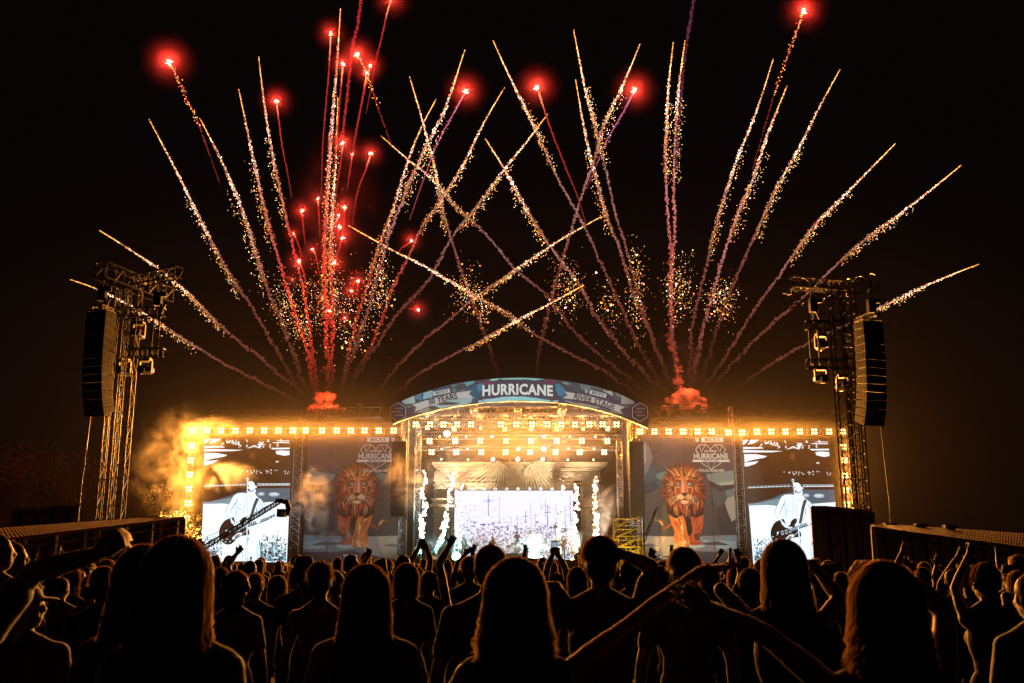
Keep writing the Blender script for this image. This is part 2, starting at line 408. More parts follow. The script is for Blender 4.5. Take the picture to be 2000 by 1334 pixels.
    for sx in (-1, 1):
        X = lambda v: 368+sx*(v)
        a.poly([(X(24),668),(X(44),660),(X(64),668),(X(56),684),(X(32),684)], C('#1c0f10'))
        a.ell(X(43), 672, 11, 9, C('#9fd0e8')); a.ell(X(43), 672, 4, 5, C('#0a0a10')); a.ell(X(40), 668, 2.5, 2, C('#ffffff'))
        a.stroke(curve2([(X(18),650),(X(40),642),(X(70),652)]), 8, C('#5a1e12'), 3)
        a.stroke(curve2([(X(20),638),(X(42),626),(X(66),636)]), 9, C('#f2b060'), 2)
        a.stroke(curve2([(X(30),690),(X(50),700),(X(66),690)]), 6, C('#f6d090'), 2)
        a.stroke(curve2([(X(66),700),(X(60),740),(X(50),780)]), 10, C('#e8924e'), 3)
        a.stroke(curve2([(X(74),660),(X(76),720),(X(64),790)]), 7, C('#6a2414'), 2)
        for k in range(3): a.ell(X(22+9*k), 774+4*(k % 2), 2, 2, C('#4a2010'), n=6)
        for k in range(5): a.stroke(curve2([(X(38),772+5*k),(X(70),768+10*k),(X(104),778+16*k)]), 1.8, C('#fff0d8'), .6)
        a.ell(X(118), 622, 22, 20, C('#2a0f0c'))
        for k in range(7): a.stroke(curve2([(X(102+5*k),640),(X(108+5*k),618),(X(100+8*k),598)]), 5, C([O, RD, PK][k % 3]), 1)
        for k in range(8):
            a.stroke(curve2([(X(6+8*k),606),(X(10+12*k),570),(X(16+15*k),530+3*k)]), 8, C(['#f0b060', '#d86c34', '#a83c20', '#f4cc88'][k % 4]), 1)
    a.stroke(curve2([(372,612),(368,570),(374,530)]), 16, C('#2a0f0c'), 3)
    # seams of the printed mesh
    for x in (378, 578): a.stroke([(x,282),(x,1328)], 2.2, C('#1b1a20'))
    # ---- festival marks (placed on the outer top side, never mirrored)
    def mx_(x): return x if not mirror else (70+752-x)
    cxm = mx_(578); W = WHT
    beer_mark(a, mx_(593) + (0 if not mirror else 0), 319, 40, W)
    def dia(pts, w=4.5): a.stroke([(cxm+x, y) for x, y in pts], w, W)
    dia([(-112,400),(-85,362),(-35,358),(0,392),(35,358),(85,362),(112,400)]); dia([(-112,400),(-92,425)]); dia([(112,400),(92,425)])
    dia([(-85,362),(-70,418)], 3); dia([(85,362),(70,418)], 3); dia([(-35,358),(-70,418)], 3); dia([(35,358),(70,418)], 3)
    dia([(-112,400),(-104,424)], 3); dia([(0,392),(-22,415)], 3); dia([(0,392),(22,415)], 3)
    dia([(-76,502),(0,556),(76,502)]); dia([(-30,502),(0,556),(30,502)], 3)
    a.text('30 YEARS', cxm, 412, 17, W, off=.02)
    a.text('HURRICANE', cxm, 452, 42, W, w=.80, off=.03)
    a.poly([(cxm-142,478),(cxm+142,478),(cxm+132,487),(cxm+142,497),(cxm-142,497),(cxm-132,487)], W)
    a.text('FESTIVAL 2026', cxm, 488, 13, (.05,.045,.05), off=.02)
    rr = 1.45
    a.text('STAYS FOREVER', cxm, 568, 19, W, off=.02, bend=lambda v: Vector((v.x, v.y+.10*v.x*v.x*.45, v.z)))
    if mirror: a.text('Rolling Stone', 404, 1225, 17, (.8,.78,.72), off=.03, w=.8)
    else: a.text('LIVE ON', 225, 1222, 11, (.8,.76,.6)); a.text('Pumpers', 225, 1243, 24, (.85,.8,.6), off=.04, w=.85)
    a.mb.build(name, M_print, root)
# ================================================================ LED wall picture
def led_picture(rect, Y, root, name='lit_picture'):
    a = Art((833, 312, 1535, 1265), rect, Y); r = random.Random(11); W = (.84, .93, 1.0); K = (.008, .007, .008); C = rgb
    CY = (.62, .90, 1.0); GR = (.30, .42, .50); BL = (.05, .10, .14)
    def poly(p, c_): a.poly(p, c_, clip=True)
    poly([(833,312),(1535,312),(1535,1265),(833,1265)], (.018,.009,.006))
    # top: bleached scenery
    for p in ([(833,312),(880,312),(850,345),(833,352)], [(895,312),(965,312),(925,338),(870,350)], [(833,368),(985,372),(1000,380),(833,384)],
              [(833,392),(1150,400),(1060,410),(833,412)], [(838,425),(935,425),(1020,440),(1000,452),(900,470),(840,488)], [(838,492),(950,478),(925,500),(860,520),(838,520)],
              [(1420,326),(1510,326),(1510,331),(1400,331)], [(1370,340),(1510,340),(1510,346),(1390,346)], [(1360,384),(1515,382),(1515,394),(1380,396)],
              [(1405,408),(1450,404),(1515,408),(1515,440),(1470,446),(1410,432)], [(1408,487),(1432,487),(1432,491),(1408,491)], [(1408,494),(1432,494),(1432,498),(1408,498)]): poly(p, W)
    poly([(880,330),(900,324),(860,352),(840,358)], K)
    for i in range(26):
        x = r.choice([r.uniform(960,1195), r.uniform(1255,1310), r.uniform(1340,1450)]); y = 312+r.uniform(0, 55)*(1 if x > 960 else .5)
        a.stroke(curve2([(x,y),(x+r.uniform(-14,14),y+r.uniform(5,16)),(x+r.uniform(-22,22),y+r.uniform(10,26)),(x+r.uniform(-10,26),y+r.uniform(4,22))]), r.uniform(5,9), W, 2)
    for i in range(9): a.stroke([(1180+i*13,388-8*math.sin(i*.4)),(1232,362)], 4, W, 2)
    for i in range(12): a.stroke([(r.uniform(1195,1245), r.uniform(405,475))]*1+[(r.uniform(1195,1245), r.uniform(405,475))], 2, C('#8a5a30'), 1)
    for i in range(36):
        x = r.uniform(1140,1525); y = 572+r.uniform(-14,14); 
        if x < 1240 and r.random() < .6: continue
        a.ell(x, y, 3, 5, W, n=6)
    # lighting bar
    a.stroke([(850,686),(1190,672)], 4, CY); a.stroke([(1270,664),(1532,664)], 3, CY); a.stroke([(1275,676),(1532,674)], 5, W); a.stroke([(860,676),(1190,660)], 2, GR)
    for i in range(22): x = 870+i*30; a.stroke([(x,674-.02*(x-870)),(x+6,690-.03*(x-870))], 3, CY if i % 3 else W)
    # dark shed with blurred lamps
    poly([(848,800),(900,806),(1060,760),(1120,735),(1300,700),(1535,700),(1535,800),(848,822)], BL)
    a.ell(1308, 745, 28, 14, GR); a.ell(1308, 742, 20, 8, (.5,.6,.68)); a.ell(1410, 748, 44, 17, GR); a.ell(1410, 745, 34, 10, (.5,.62,.7))
    poly([(848,812),(960,795),(1090,770),(1120,790),(1120,820),(850,824)], (.16,.26,.30))
    # bleached field
    poly([(855,822),(1000,818),(1100,826),(1535,796),(1535,1265),(868,1265)], W)
    for i in range(46):
        x = r.uniform(870,1520); y = r.uniform(860,1060); L_ = r.uniform(10,60)
        a.stroke([(x,y),(x+L_,y-r.uniform(-4,10))], r.uniform(1,4), (.55,.78,.92), .5)
    # distant crowd specks
    def specks(x0, x1, y0, y1, n, s_=1.0):
        for i in range(n):
            x = r.uniform(x0, x1); y = y0+(y1-y0)*r.random()**.7
            cc = r.choice([K, (.02,.08,.11), (.05,.16,.2), (.12,.28,.34), (.25,.4,.5)])
            w_ = r.uniform(3, 11)*s_; a.poly([(x,y),(x+w_,y+r.uniform(-3,3)),(x+w_+r.uniform(-3,3),y+w_*1.3),(x+r.uniform(-3,3),y+w_*r.uniform(.8,1.6))], cc)
    specks(870, 1020, 1060, 1245, 220); specks(1325, 1525, 1050, 1245, 260); specks(1325, 1525, 1110, 1245, 160, 1.5); specks(870,1000,1150,1245,90,1.5)
    for i in range(60): x = r.uniform(875,1520); a.stroke([(x,r.uniform(1080,1220)),(x+r.uniform(-12,12),r.uniform(1080,1230))], 3, (.8,1,1), 1)
    # ---- singer with guitar
    bod = [(1128,742),(1165,738),(1200,742),(1212,735),(1222,712),(1250,712),(1262,700),(1274,720),(1268,745),(1290,770),(1330,800),(1360,860),(1345,905),(1300,940),(1270,1000),(1290,1050),(1320,1130),(1340,1262),(1235,1262),(1215,1180),(1195,1262),(1118,1262),(1140,1100),(1120,1000),(1118,960),(1085,930),(1052,900),(1048,870),(1075,810),(1100,762)]
    poly(bod, W)
    for pts, w_ in (([(1128,742),(1100,762),(1075,810),(1048,870),(1052,900),(1085,930)], 3), ([(1130,800),(1112,830),(1085,880),(1100,900)], 4), ([(1130,800),(1138,770)], 3), ([(1130,830),(1150,862),(1175,870)], 3), ([(1190,760),(1192,850),(1186,900)], 2), ([(1290,770),(1330,800),(1360,860),(1345,905)], 3), ([(1235,1080),(1228,1160),(1240,1262)], 4), ([(1320,1100),(1338,1200),(1342,1262)], 4), ([(1180,1140),(1196,1200),(1192,1262)], 3), ([(1290,850),(1280,900),(1240,960)], 3), ([(1230,770),(1250,800)], 2)):
        a.stroke(curve2(pts), w_*2.1, (.10,.27,.38), 2)
    for q in ([(1128,800),(1150,850),(1140,905),(1118,940),(1122,880),(1120,830)], [(1190,770),(1200,800),(1196,860),(1180,900),(1186,830)], [(1300,800),(1340,830),(1350,880),(1320,930),(1318,870)], [(1215,1100),(1232,1150),(1238,1262),(1218,1262)], [(1300,1090),(1320,1160),(1330,1262),(1306,1262)]): a.poly(q, (.55,.78,.90))
    a.ell(1157, 828, 6, 5, (.3,.45,.55)); a.ell(1215, 826, 4, 4, (.4,.6,.7))
    # head thrown back, dark hair, ear, microphone
    a.poly([(1212,650),(1232,640),(1256,650),(1268,680),(1264,708),(1240,722),(1222,716),(1208,700),(1206,668)], W)
    a.poly([(1214,640),(1228,630),(1250,632),(1268,650),(1280,678),(1276,690),(1266,684),(1258,662),(1240,648),(1222,650)], K)
    for i in range(8): a.stroke([(1218+i*7,640+i*2),(1224+i*8,626+i*4)], 4, K, 1)
    a.ell(1272, 692, 8, 10, W); a.stroke([(1268,690),(1274,694)], 3, K)
    a.stroke([(1222,664),(1234,660)], 3, K); a.poly([(1206,682),(1220,680),(1216,694)], K); a.poly([(1210,704),(1228,710),(1222,722)], K); a.stroke([(1208,690),(1204,706)], 4, K, 2)
    a.poly([(1222,716),(1240,722),(1262,710),(1258,724),(1232,732),(1220,726)], (.12,.22,.3))
    a.ell(1202, 630, 11, 10, CY); a.ell(1202, 632, 6, 5, K); a.stroke([(1198,640),(1204,664)], 8, (.2,.3,.36)); a.ell(1202, 675, 9, 7, K)
    # guitar strap, body, neck
    a.stroke(curve2([(1292,780),(1272,830),(1256,890),(1238,960)]), 26, (.02,.06,.08), 20)
    gb = curve2([(1090,930),(1110,925),(1120,945),(1135,975),(1160,970),(1165,950),(1190,925),(1215,925),(1212,950),(1195,975),(1215,1000),(1240,1030),(1235,1060),(1190,1065),(1150,1085),(1110,1125),(1070,1132),(1030,1110),(1006,1060),(1010,1005),(1040,955),(1070,938),(1090,930)], 3)
    a.stroke(gb, 6, CY); a.poly(gb, K)
    a.poly([(1110,1080),(1150,1045),(1185,1040),(1180,1058),(1140,1075),(1115,1095)], W); a.poly([(1122,1078),(1150,1054),(1172,1050),(1160,1064),(1130,1078)], (.1,.16,.2))
    a.stroke(curve2([(1108,1092),(1150,1086),(1200,1040),(1235,1010)]), 3, W)
    a.ell(1092, 934, 8, 7, CY); a.ell(1092, 934, 4, 4, K); a.ell(1060, 1030, 6, 9, CY); a.stroke([(1052,1050),(1070,1022)], 3, CY)
    for (x, y) in ((1020,1060),(1045,1078),(1070,1092),(1095,1110),(1060,1112),(1035,1098)): a.ell(x, y, 6, 4, (.6,.85,1), a=-20, n=8)
    for k in range(3): a.poly([(1085+k*30,1018-8*k),(1102+k*30,1012-8*k),(1108+k*30,1042-8*k),(1090+k*30,1048-8*k)], (.45,.62,.7)); a.poly([(1089+k*30,1022-8*k),(1099+k*30,1018-8*k),(1103+k*30,1036-8*k),(1093+k*30,1042-8*k)], K)
    a.poly([(1150,1000),(1240,968),(1370,926),(1436,898),(1432,918),(1378,948),(1250,996),(1160,1024)], (.05,.13,.17))
    for k in range(17): x = 1165+k*13.5; y = 1006-(x-1165)*.37; a.stroke([(x,y-8),(x+4,y+9)], 3.5, W)
    for k in range(5): a.ell(1382+k*11, 925-5*k+(6 if k % 2 else -6), 5, 4, (.7,.85,.95)); 
    a.poly([(1085,930),(1120,960),(1150,985),(1180,985),(1160,1000),(1120,990),(1095,965)], W); a.stroke(curve2([(1098,950),(1130,985),(1165,992)]), 3, (.2,.4,.5))
    a.poly([(1290,960),(1310,925),(1330,935),(1318,965),(1300,975)], W); a.stroke([(1296,962),(1312,932)], 2, GR)
    a.stroke([(1224,1005),(1258,990),(1254,1030)], 3, CY)
    # microphone stand
    a.stroke([(1204,640),(1212,800),(1222,1000),(1232,1262)], 9, (.25,.45,.55), 12); a.stroke([(1204,640),(1212,800),(1222,1000),(1232,1262)], 5, W, 7)
    a.mb.build(name, M_led, root)
def stage_picture(rect, Y, root, src=(887,958,1120,1110)):
    """picture on the middle LED wall: pale sky, bare masts, dark scrub below"""
    a = Art(src, rect, Y, eps=.0006); r = random.Random(3)
    W = (.80, .80, 1.0); a.poly([(887,958),(1120,958),(1120,1110),(887,1110)], W)
    LV = [(.38,.36,.55), (.22,.21,.36), (.52,.50,.72), (.13,.12,.20), (.62,.6,.82), (.2,.19,.25)]
    for i in range(2300):
        x = r.uniform(888,1117); t = r.random()**.62; y = 985+t*122
        if y < 1015 and r.random() < .72 and not (x < 925 or x > 1085): continue
        if x > 930 and x < 1050 and y < 1030 and r.random() < .7: continue
        cc = r.choice(LV[:4] if y > 1030 else [LV[2], LV[0], LV[4]])
        if y > 1055: cc = r.choice([(.10,.12,.10),(.2,.24,.22),(.45,.5,.5),(.7,.75,.8),(.3,.3,.4)])
        w_ = r.uniform(.4, 1.6); h_ = r.uniform(1.5, 7)
        if r.random() < .3: w_, h_ = h_, w_
        a.poly([(x,y),(min(x+w_,1119),y+r.uniform(-.5,.5)),(min(x+w_+r.uniform(-.4,.4),1119),min(y+h_,1109.5)),(x+r.uniform(-.4,.4),min(y+h_,1109.5))], cc)
    for i in range(520):
        x = r.uniform(889,1112); t = r.random()**.7; y = 1018+t*78; g0 = r.uniform(.12,.5)*(1-.5*t); w_ = r.uniform(2,8); h_ = r.uniform(1,5)
        pts = [(x+r.uniform(-.6,.6), y+r.uniform(-.6,.6)), (x+w_*.5, y-r.uniform(0,1.2)), (x+w_, y+r.uniform(-.8,.8)), (x+w_*.8, y+h_), (x+w_*.2, y+h_*r.uniform(.6,1))]
        cc = (g0*.95, g0*.92, g0*1.25) if y < 1055 else (g0*.8, g0*.9, g0*.8)
        a.poly([(min(u_,1119), min(v_,1096)) for u_, v_ in pts], cc)
    for i in range(260):
        x = r.uniform(889,1112); y = 1018+70*r.random(); w_ = r.uniform(1.5,6); a.stroke([(x,y),(min(x+w_,1118),y+r.uniform(-3,3))], r.uniform(.4,1.3), (.85,.9,1), .2)
    D = (.42,.40,.62)
    def cross(x, y0, y1, w_, arm, ya, c_=D):
        a.stroke([(x,y0),(x+.4,y1)], w_, c_, w_*1.4)
        a.stroke([(x-arm,ya+.5),(x+arm,ya-.3)], w_*.9, c_)
    cross(954.5,967,1010,1.7,11,981,(.36,.35,.55)); a.ell(954.8,980,2.6,4,(.30,.28,.48)); cross(976,972,1025,1.2,6,977,(.5,.5,.68)); cross(1055,958,1010,1.5,1,962,(.7,.7,.9)); cross(1064,978,1012,1.3,8,989); cross(1068,990,1030,1.5,6,1003,(.25,.22,.36)); cross(1026,1000,1024,1.3,6,1010,(.25,.22,.36))
    cross(1112,970,1020,1.4,3,985,(.4,.38,.6)); cross(1036,985,1035,.8,5,1002); cross(1085,985,1030,1.0,7,995); cross(1045,1005,1030,1,6,1009); cross(1102,990,1040,.9,6,999); cross(1010,1008,1040,.9,5,1015,(.3,.3,.45)); cross(998,1010,1030,.8,4,1013,(.4,.4,.5))
    for (x, y, w_, h_) in ((1052,1036,26,12),(1030,1040,16,10),(1100,1035,18,13),(1082,1030,9,9),(1112,1055,8,16),(1045,1055,12,6)):
        for q in range(34): u_ = x+r.gauss(0,w_*.24); v_ = min(y+r.gauss(0,h_*.26),1106); g0 = r.uniform(.04,.14); a.poly([(u_,v_),(min(u_+r.uniform(1,4),1119),v_+r.uniform(-.6,.6)),(min(u_+r.uniform(.5,3.5),1119),v_+r.uniform(.8,2.6)),(u_+.2,v_+r.uniform(.6,2.2))], (g0,g0*1.1,g0*.9))
    a.mb.build('lit_picture', M_led, root)

# ================================================================ STAGE
YB = 76.0
# deck and skirt
x0, x1, z0, z1 = vrect(780, 1236, 1078, 1140, 74)
sd = empty('stage', (0, 80, 0), 'long black festival stage deck with a dark cloth skirt under the arched sign', 'stage')
zd = A(1000, 1093, 74).z
MB().box((A(1010,1100,75).x, 82, zd/2), (19.2, 17, zd-.02)).build('deck', M_deck, sd)
m = MB()
for i in range(97):
    x = -9.3+18.8*i/96+.4; m.tube((x, 73.42+.05*math.sin(i*1.9), 0), (x, 73.44+.05*math.sin(i*1.9), zd), .11, 5)
m.build('skirt', M_cloth, sd)
# back and side walls of the stage box
bx = empty('stage_house', (0, 86, 0), 'dark roofed stage house of black cloth walls behind the arched sign', 'stage house')
L_, R_ = A(779, 950, 76).x, A(1240, 950, 76).x
zt = A(1010, 795, 76).z
MB().box(((L_+R_)/2, 91.0, zt/2), (R_-L_+1, .2, zt)).build('back_wall', M_cloth, bx)
for X in (L_-.1, R_+.1): MB().box((X, 84.2, zt/2), (.2, 13.4, zt)).build('side_wall', M_cloth, bx)
# arched roof skin running back
m = MB(); n = 28; pv = []
for j, Y in enumerate((74.0, 91.2)):
    for i in range(n+1):
        t = -1+2*i/n; px = 1013+t*248; py = 737+ (1-math.cos(t*1.02))/(1-math.cos(1.02))*62
        p = A(px, py+3, 73.2); pv.append((p.x, Y, p.z))
m.add(pv, [(i, i+1, n+2+i, n+1+i) for i in range(n)]); m.build('roof_skin', M_cloth, bx)
for k, Y in enumerate((75.5, 79, 82.5, 86)):
    m = MB(); zz = A(1010, 803, 75.5).z; m.truss((L_+.3, Y, zz), (R_-.3, Y, zz), .62, 26, .045); m.build('roof_truss', M_steel, bx)
for px in (835, 925, 1012, 1100, 1190):
    m = MB(); p = A(px, 792, 75); m.truss((p.x, 74.6, p.z), (p.x, 90, p.z), .5, 16, .04); m.build('roof_truss', M_steel, bx)
# hanging scrims that darken the upper back
MB().box(((L_+R_)/2, 90.2, A(1010, 850, 90).z), (16, .06, 5)).build('backdrop_cloth', M_cloth, bx)
# ---- arched sign
top_ = [(759,796),(800,776),(848,760),(885,750),(920,744.5),(965,739.5),(1013,737.5),(1060,739.5),(1100,743.5),(1145,751),(1190,762),(1230,779),(1268,801)]
bot_ = [(768,828),(800,816),(836,805.5),(880,796),(930,788.5),(970,785),(1013,783.5),(1055,785),(1100,788),(1145,796),(1190,807),(1230,821),(1266,837)]
tp = curve2(top_, 5); bp = curve2(bot_, 5)
sg = empty('arched_sign', A(1013, 790, 73), 'long arched stage sign with white festival lettering and pale ribbons on blue rock facets', 'sign')
YS_ = 73.0; m = MB(); vs = []
for (a_, b_) in zip(tp, bp):
    for q in (a_, b_):
        p = A(q[0], q[1], YS_); vs += [(p.x, YS_, p.z), (p.x, YS_+.35, p.z)]
fs = []
for i in range(len(tp)-1):
    a_ = i*4; b_ = a_+4
    fs += [(a_, a_+2, b_+2, b_), (a_+1, b_+1, b_+3, a_+3), (a_, b_, b_+1, a_+1), (a_+2, a_+3, b_+3, b_+2)]
e = 4*(len(tp)-1); fs += [(0,1,3,2), (e, e+2, e+3, e+1)]
m.add(vs, fs, rgb('#4b4455')); m.build('sign_panel', M_print, sg)
a = Art((0,0,2000,1334), (0,1,0,1), YS_-.004, warp=lambda x, y: A(x, y, YS_), eps=.0012)
def yb(x):  # bottom edge
    for p, q in zip(bp, bp[1:]):
        if p[0] <= x <= q[0]: return p[1]+(q[1]-p[1])*(x-p[0])/(q[0]-p[0])
    return bp[0][1] if x < bp[0][0] else bp[-1][1]
def yt(x):
    for p, q in zip(tp, tp[1:]):
        if p[0] <= x <= q[0]: return p[1]+(q[1]-p[1])*(x-p[0])/(q[0]-p[0])
    return tp[0][1]
def AP(pts, h, k=1.0): a.poly([(x, min(max(y, yt(x)+.5), yb(x)-.5)) for x, y in pts], rgb(h, k))
def S(zx, zy): return (750+zx/7.407, 725+zy/7.407)
def S2(zx, zy): return (1010+zx/7.407, 725+zy/7.407)
for f, ps in (
  ('#b5d5d6', [(260,400),(330,350),(435,315),(455,460),(400,470),(300,480),(255,440)]), ('#4f87a0', [(440,320),(500,300),(545,330),(550,430),(480,450),(455,400)]),
  ('#35506a', [(455,400),(550,430),(560,470),(460,470)]), ('#6a9db0', [(500,300),(640,255),(600,300),(550,330)]), ('#8cc3cc', [(570,320),(690,265),(720,300),(700,380),(560,410)]),
  ('#4d86a2', [(640,255),(960,185),(900,240),(760,250),(700,270)]), ('#2f4c66', [(760,250),(900,215),(960,190),(900,260),(730,300)]), ('#5f7f86', [(960,190),(1180,150),(1220,210),(1160,290),(980,300),(1000,240)]),
  ('#4a4b50', [(1010,230),(1080,180),(1200,180),(1200,250),(1060,290)]), ('#67a4b8', [(1160,160),(1320,130),(1290,180),(1200,220)]), ('#30627e', [(1200,250),(1360,190),(1440,170),(1440,330),(1310,430),(1250,480),(1230,390)]),
  ('#3f8eb0', [(1350,190),(1440,180),(1440,260),(1360,300)]), ('#77b2c6', [(1250,290),(1300,390),(1230,400),(1100,400)]), ('#9fc4c4', [(760,440),(1000,410),(1280,390),(1260,450),(1200,480),(900,520),(780,560),(700,500)]),
  ('#56524c', [(750,470),(900,440),(1120,460),(1000,490),(800,490)]), ('#8f8574', [(420,600),(640,520),(740,500),(820,560),(560,630)]), ('#5c5148', [(640,520),(740,500),(820,560),(700,590)]),
  ('#a39884', [(500,560),(630,530),(660,600),(560,620)]), ('#a3e0dc', [(1515,130),(1560,95),(1690,85),(1640,130),(1560,140)]), ('#92dcc8', [(1690,95),(1720,80),(2000,78),(2000,122),(1700,122)]),
  ('#9adce6', [(1365,430),(1400,420),(1490,445),(1370,460)]), ('#a4e2ea', [(1420,410),(1560,400),(1700,375),(1850,365),(2010,372),(2010,425),(1480,450)]), ('#7d3a60', [(1440,160),(1560,140),(1600,190),(1450,200)]),
  ('#7a8a8c', [(320,500),(440,490),(470,520),(340,530)]), ('#2f3a48', [(545,330),(570,320),(560,410),(550,420)])):
    AP([S(*p) for p in ps], f)
for f, ps in (
  ('#8fdad0', [(0,95),(150,90),(390,100),(330,125),(250,135),(140,120),(0,120)]), ('#9be0e8', [(0,370),(80,365),(240,385),(500,425),(460,450),(0,425)]), ('#a0dce4', [(500,440),(530,425),(605,425),(580,455)]),
  ('#7a3050', [(380,140),(560,140),(570,180),(420,190)]), ('#3d87a8', [(555,180),(620,190),(720,300),(730,360),(680,380),(600,360),(560,280)]), ('#31506c', [(600,350),(690,380),(660,440),(620,400)]),
  ('#6fa3a8', [(640,160),(700,150),(780,190),(770,210),(690,190)]), ('#4c5256', [(690,200),(820,280),(960,330),(900,200),(780,190)]), ('#6f7f80', [(900,180),(1050,200),(1090,250),(1000,290),(930,270)]),
  ('#5c6466', [(1050,190),(1200,240),(1260,290),(1150,270),(1070,250)]), ('#b4bfae', [(1240,265),(1300,290),(1360,290),(1385,330),(1380,365),(1330,330),(1250,290)]), ('#565a66', [(1390,300),(1500,320),(1480,440),(1400,400)]),
  ('#7f8a86', [(1420,300),(1510,320),(1500,380),(1440,360)]), ('#aeb0a2', [(1510,320),(1600,350),(1690,420),(1680,480),(1500,475)]), ('#66645e', [(1500,480),(1630,490),(1620,550),(1550,520)]),
  ('#8f9c96', [(680,420),(780,440),(880,470),(800,470),(700,440)]), ('#a09684', [(750,460),(920,460),(1060,490),(1210,520),(1130,560),(900,510)]), ('#90857a', [(1380,560),(1560,620),(1470,620),(1310,600)]), ('#625a52', [(1200,530),(1330,570),(1300,600),(1160,560)])):
    AP([S2(*p) for p in ps], f)
art1 = a
def ribbon(pts_t, pts_b, c_):
    t_ = curve2(pts_t, 4); b_ = curve2(pts_b, 4)
    vs = [a.P(*p) for p in t_]+[a.P(*p) for p in b_]; n = len(t_)
    a.mb.add(vs, [(i, i+1, n+i+1, n+i) for i in range(n-1)], c_); a.k += 1
RB = (.62, .58, .56)
ribbon([S(405,490),S(700,395),S(1000,320),S(1270,282)], [S(445,585),S(740,480),S(1010,408),S(1300,388)], RB)
AP([S(400,488),S(470,520),S(445,586),S(380,500)], '#5c564e'); AP([S(1268,280),S(1230,330),S(1302,390),S(1310,330)], '#35607a')
ribbon([S2(690,300),S2(950,340),S2(1250,420),S2(1560,522)], [S2(655,392),S2(930,425),S2(1230,500),S2(1520,614)], RB)
AP([S2(688,300),S2(732,352),S2(654,394),S2(650,330)], '#3d6a80'); AP([S2(1562,520),S2(1485,560),S2(1522,616),S2(1570,570)], '#4c4640')
a.mb.build('sign_artwork', M_print, sg)
# lettering on the sign
a = Art((0,0,2000,1334), (0,1,0,1), YS_-.13, warp=lambda x, y: A(x, y, YS_), eps=.0012)
def arc_text(t, x, y, hpx, c_, ang, w=1.0, off=.03, sag=0):
    p = a.P(x, y); hh = hpx*YS_/F*.985/.7
    M = Matrix.Translation(p) @ Matrix.Rotation(math.pi/2, 4, 'X') @ Matrix.Rotation(math.radians(ang), 4, 'Z')
    text_mesh(a.mb, t, hh, M, c_, offset=off*hh, xs=w, bend=(lambda v: Vector((v.x, v.y-sag*v.x*v.x, v.z))) if sag else None); a.k += 2
arc_text('HURRICANE', 1012, 763, 20.5, (.03,.03,.035), 0, w=.84, off=.045, sag=.018); 
a.k += 4
arc_text('HURRICANE', 1010.5, 762, 20.5, (.88,.93,.92), 0, w=.84, off=.04, sag=.018)
arc_text('30 YEARS', S(850,400)[0], S(850,408)[1], 11.5, (.06,.05,.06), 12.5, w=.86, off=.02, sag=.01)
arc_text('RIVER STAGE', S2(1115,430)[0], S2(1115,438)[1], 11.5, (.06,.05,.06), -14.5, w=.86, off=.02, sag=.01)
beer_mark_px = lambda x, y, h, ang: beer_mark(a, x, y, h, (.66,.68,.66), ang)
a.text = lambda t, x, y, h, c_, w=1.0, off=.03, ang=0, bend=None: arc_text(t, x, y, h, c_, ang, w, off)
beer_mark_px(*S(835,308), 8.2, 11.5); beer_mark_px(*S2(1167,333), 8.2, -13.5)
for cx_, cy_ in ((778, 805.5), (1249.5, 806)):
    hx = [(cx_+17*math.sin(math.radians(60*k)), cy_-18.5*math.cos(math.radians(60*k))) for k in range(7)]
    for p, q in zip(hx, hx[1:]): a.stroke([p, q], 1.5, (.68,.62,.58))
    for j, (dx, dy) in enumerate(((1.5,-7),(-3,-.5),(1.5,6))):
        pts = [(cx_+dx-8+k*3.2, cy_+dy+(1.6 if k % 2 else -1.6)) for k in range(6)]; a.stroke(pts, 1.3, (.62,.56,.52))
a.mb.build('sign_lettering', M_print, sg)
# ---- columns of the stage opening
def column(px, yt_, Y, wd, label, bays=24, m_=M_steel, r=.04, name='lattice_column', yb_=None):
    p = A(px, (yt_+1100)/2, Y); z = A(px, yt_, Y).z
    o = MB().truss((p.x, Y, 0), (p.x, Y, z), wd, bays, r).build(name, m_)
    tag(o, label, 'lattice column', 'lattice columns of the stage front'); return o
column(788, 818, 75.0, .55, 'lattice column at the left edge of the stage opening')
column(1212, 862, 77.5, .42, 'slender lattice column just inside the right edge of the stage opening')
column(815, 830, 79, .42, 'slender dim lattice column just inside the left edge of the stage opening')
column(1238, 818, 74.8, .62, 'lattice column at the right edge of the stage opening behind the hanging speakers')
column(580, 850, 75.6, .62, 'dim lattice column between the left screen and the left lion banner')
column(1445, 850, 75.6, .58, 'amber lit lattice column between the right lion banner and the right screen')
column(1434, 795, 76.2, .3, 'short topped lattice column rising above the lamp row beside the right lion banner', 30)
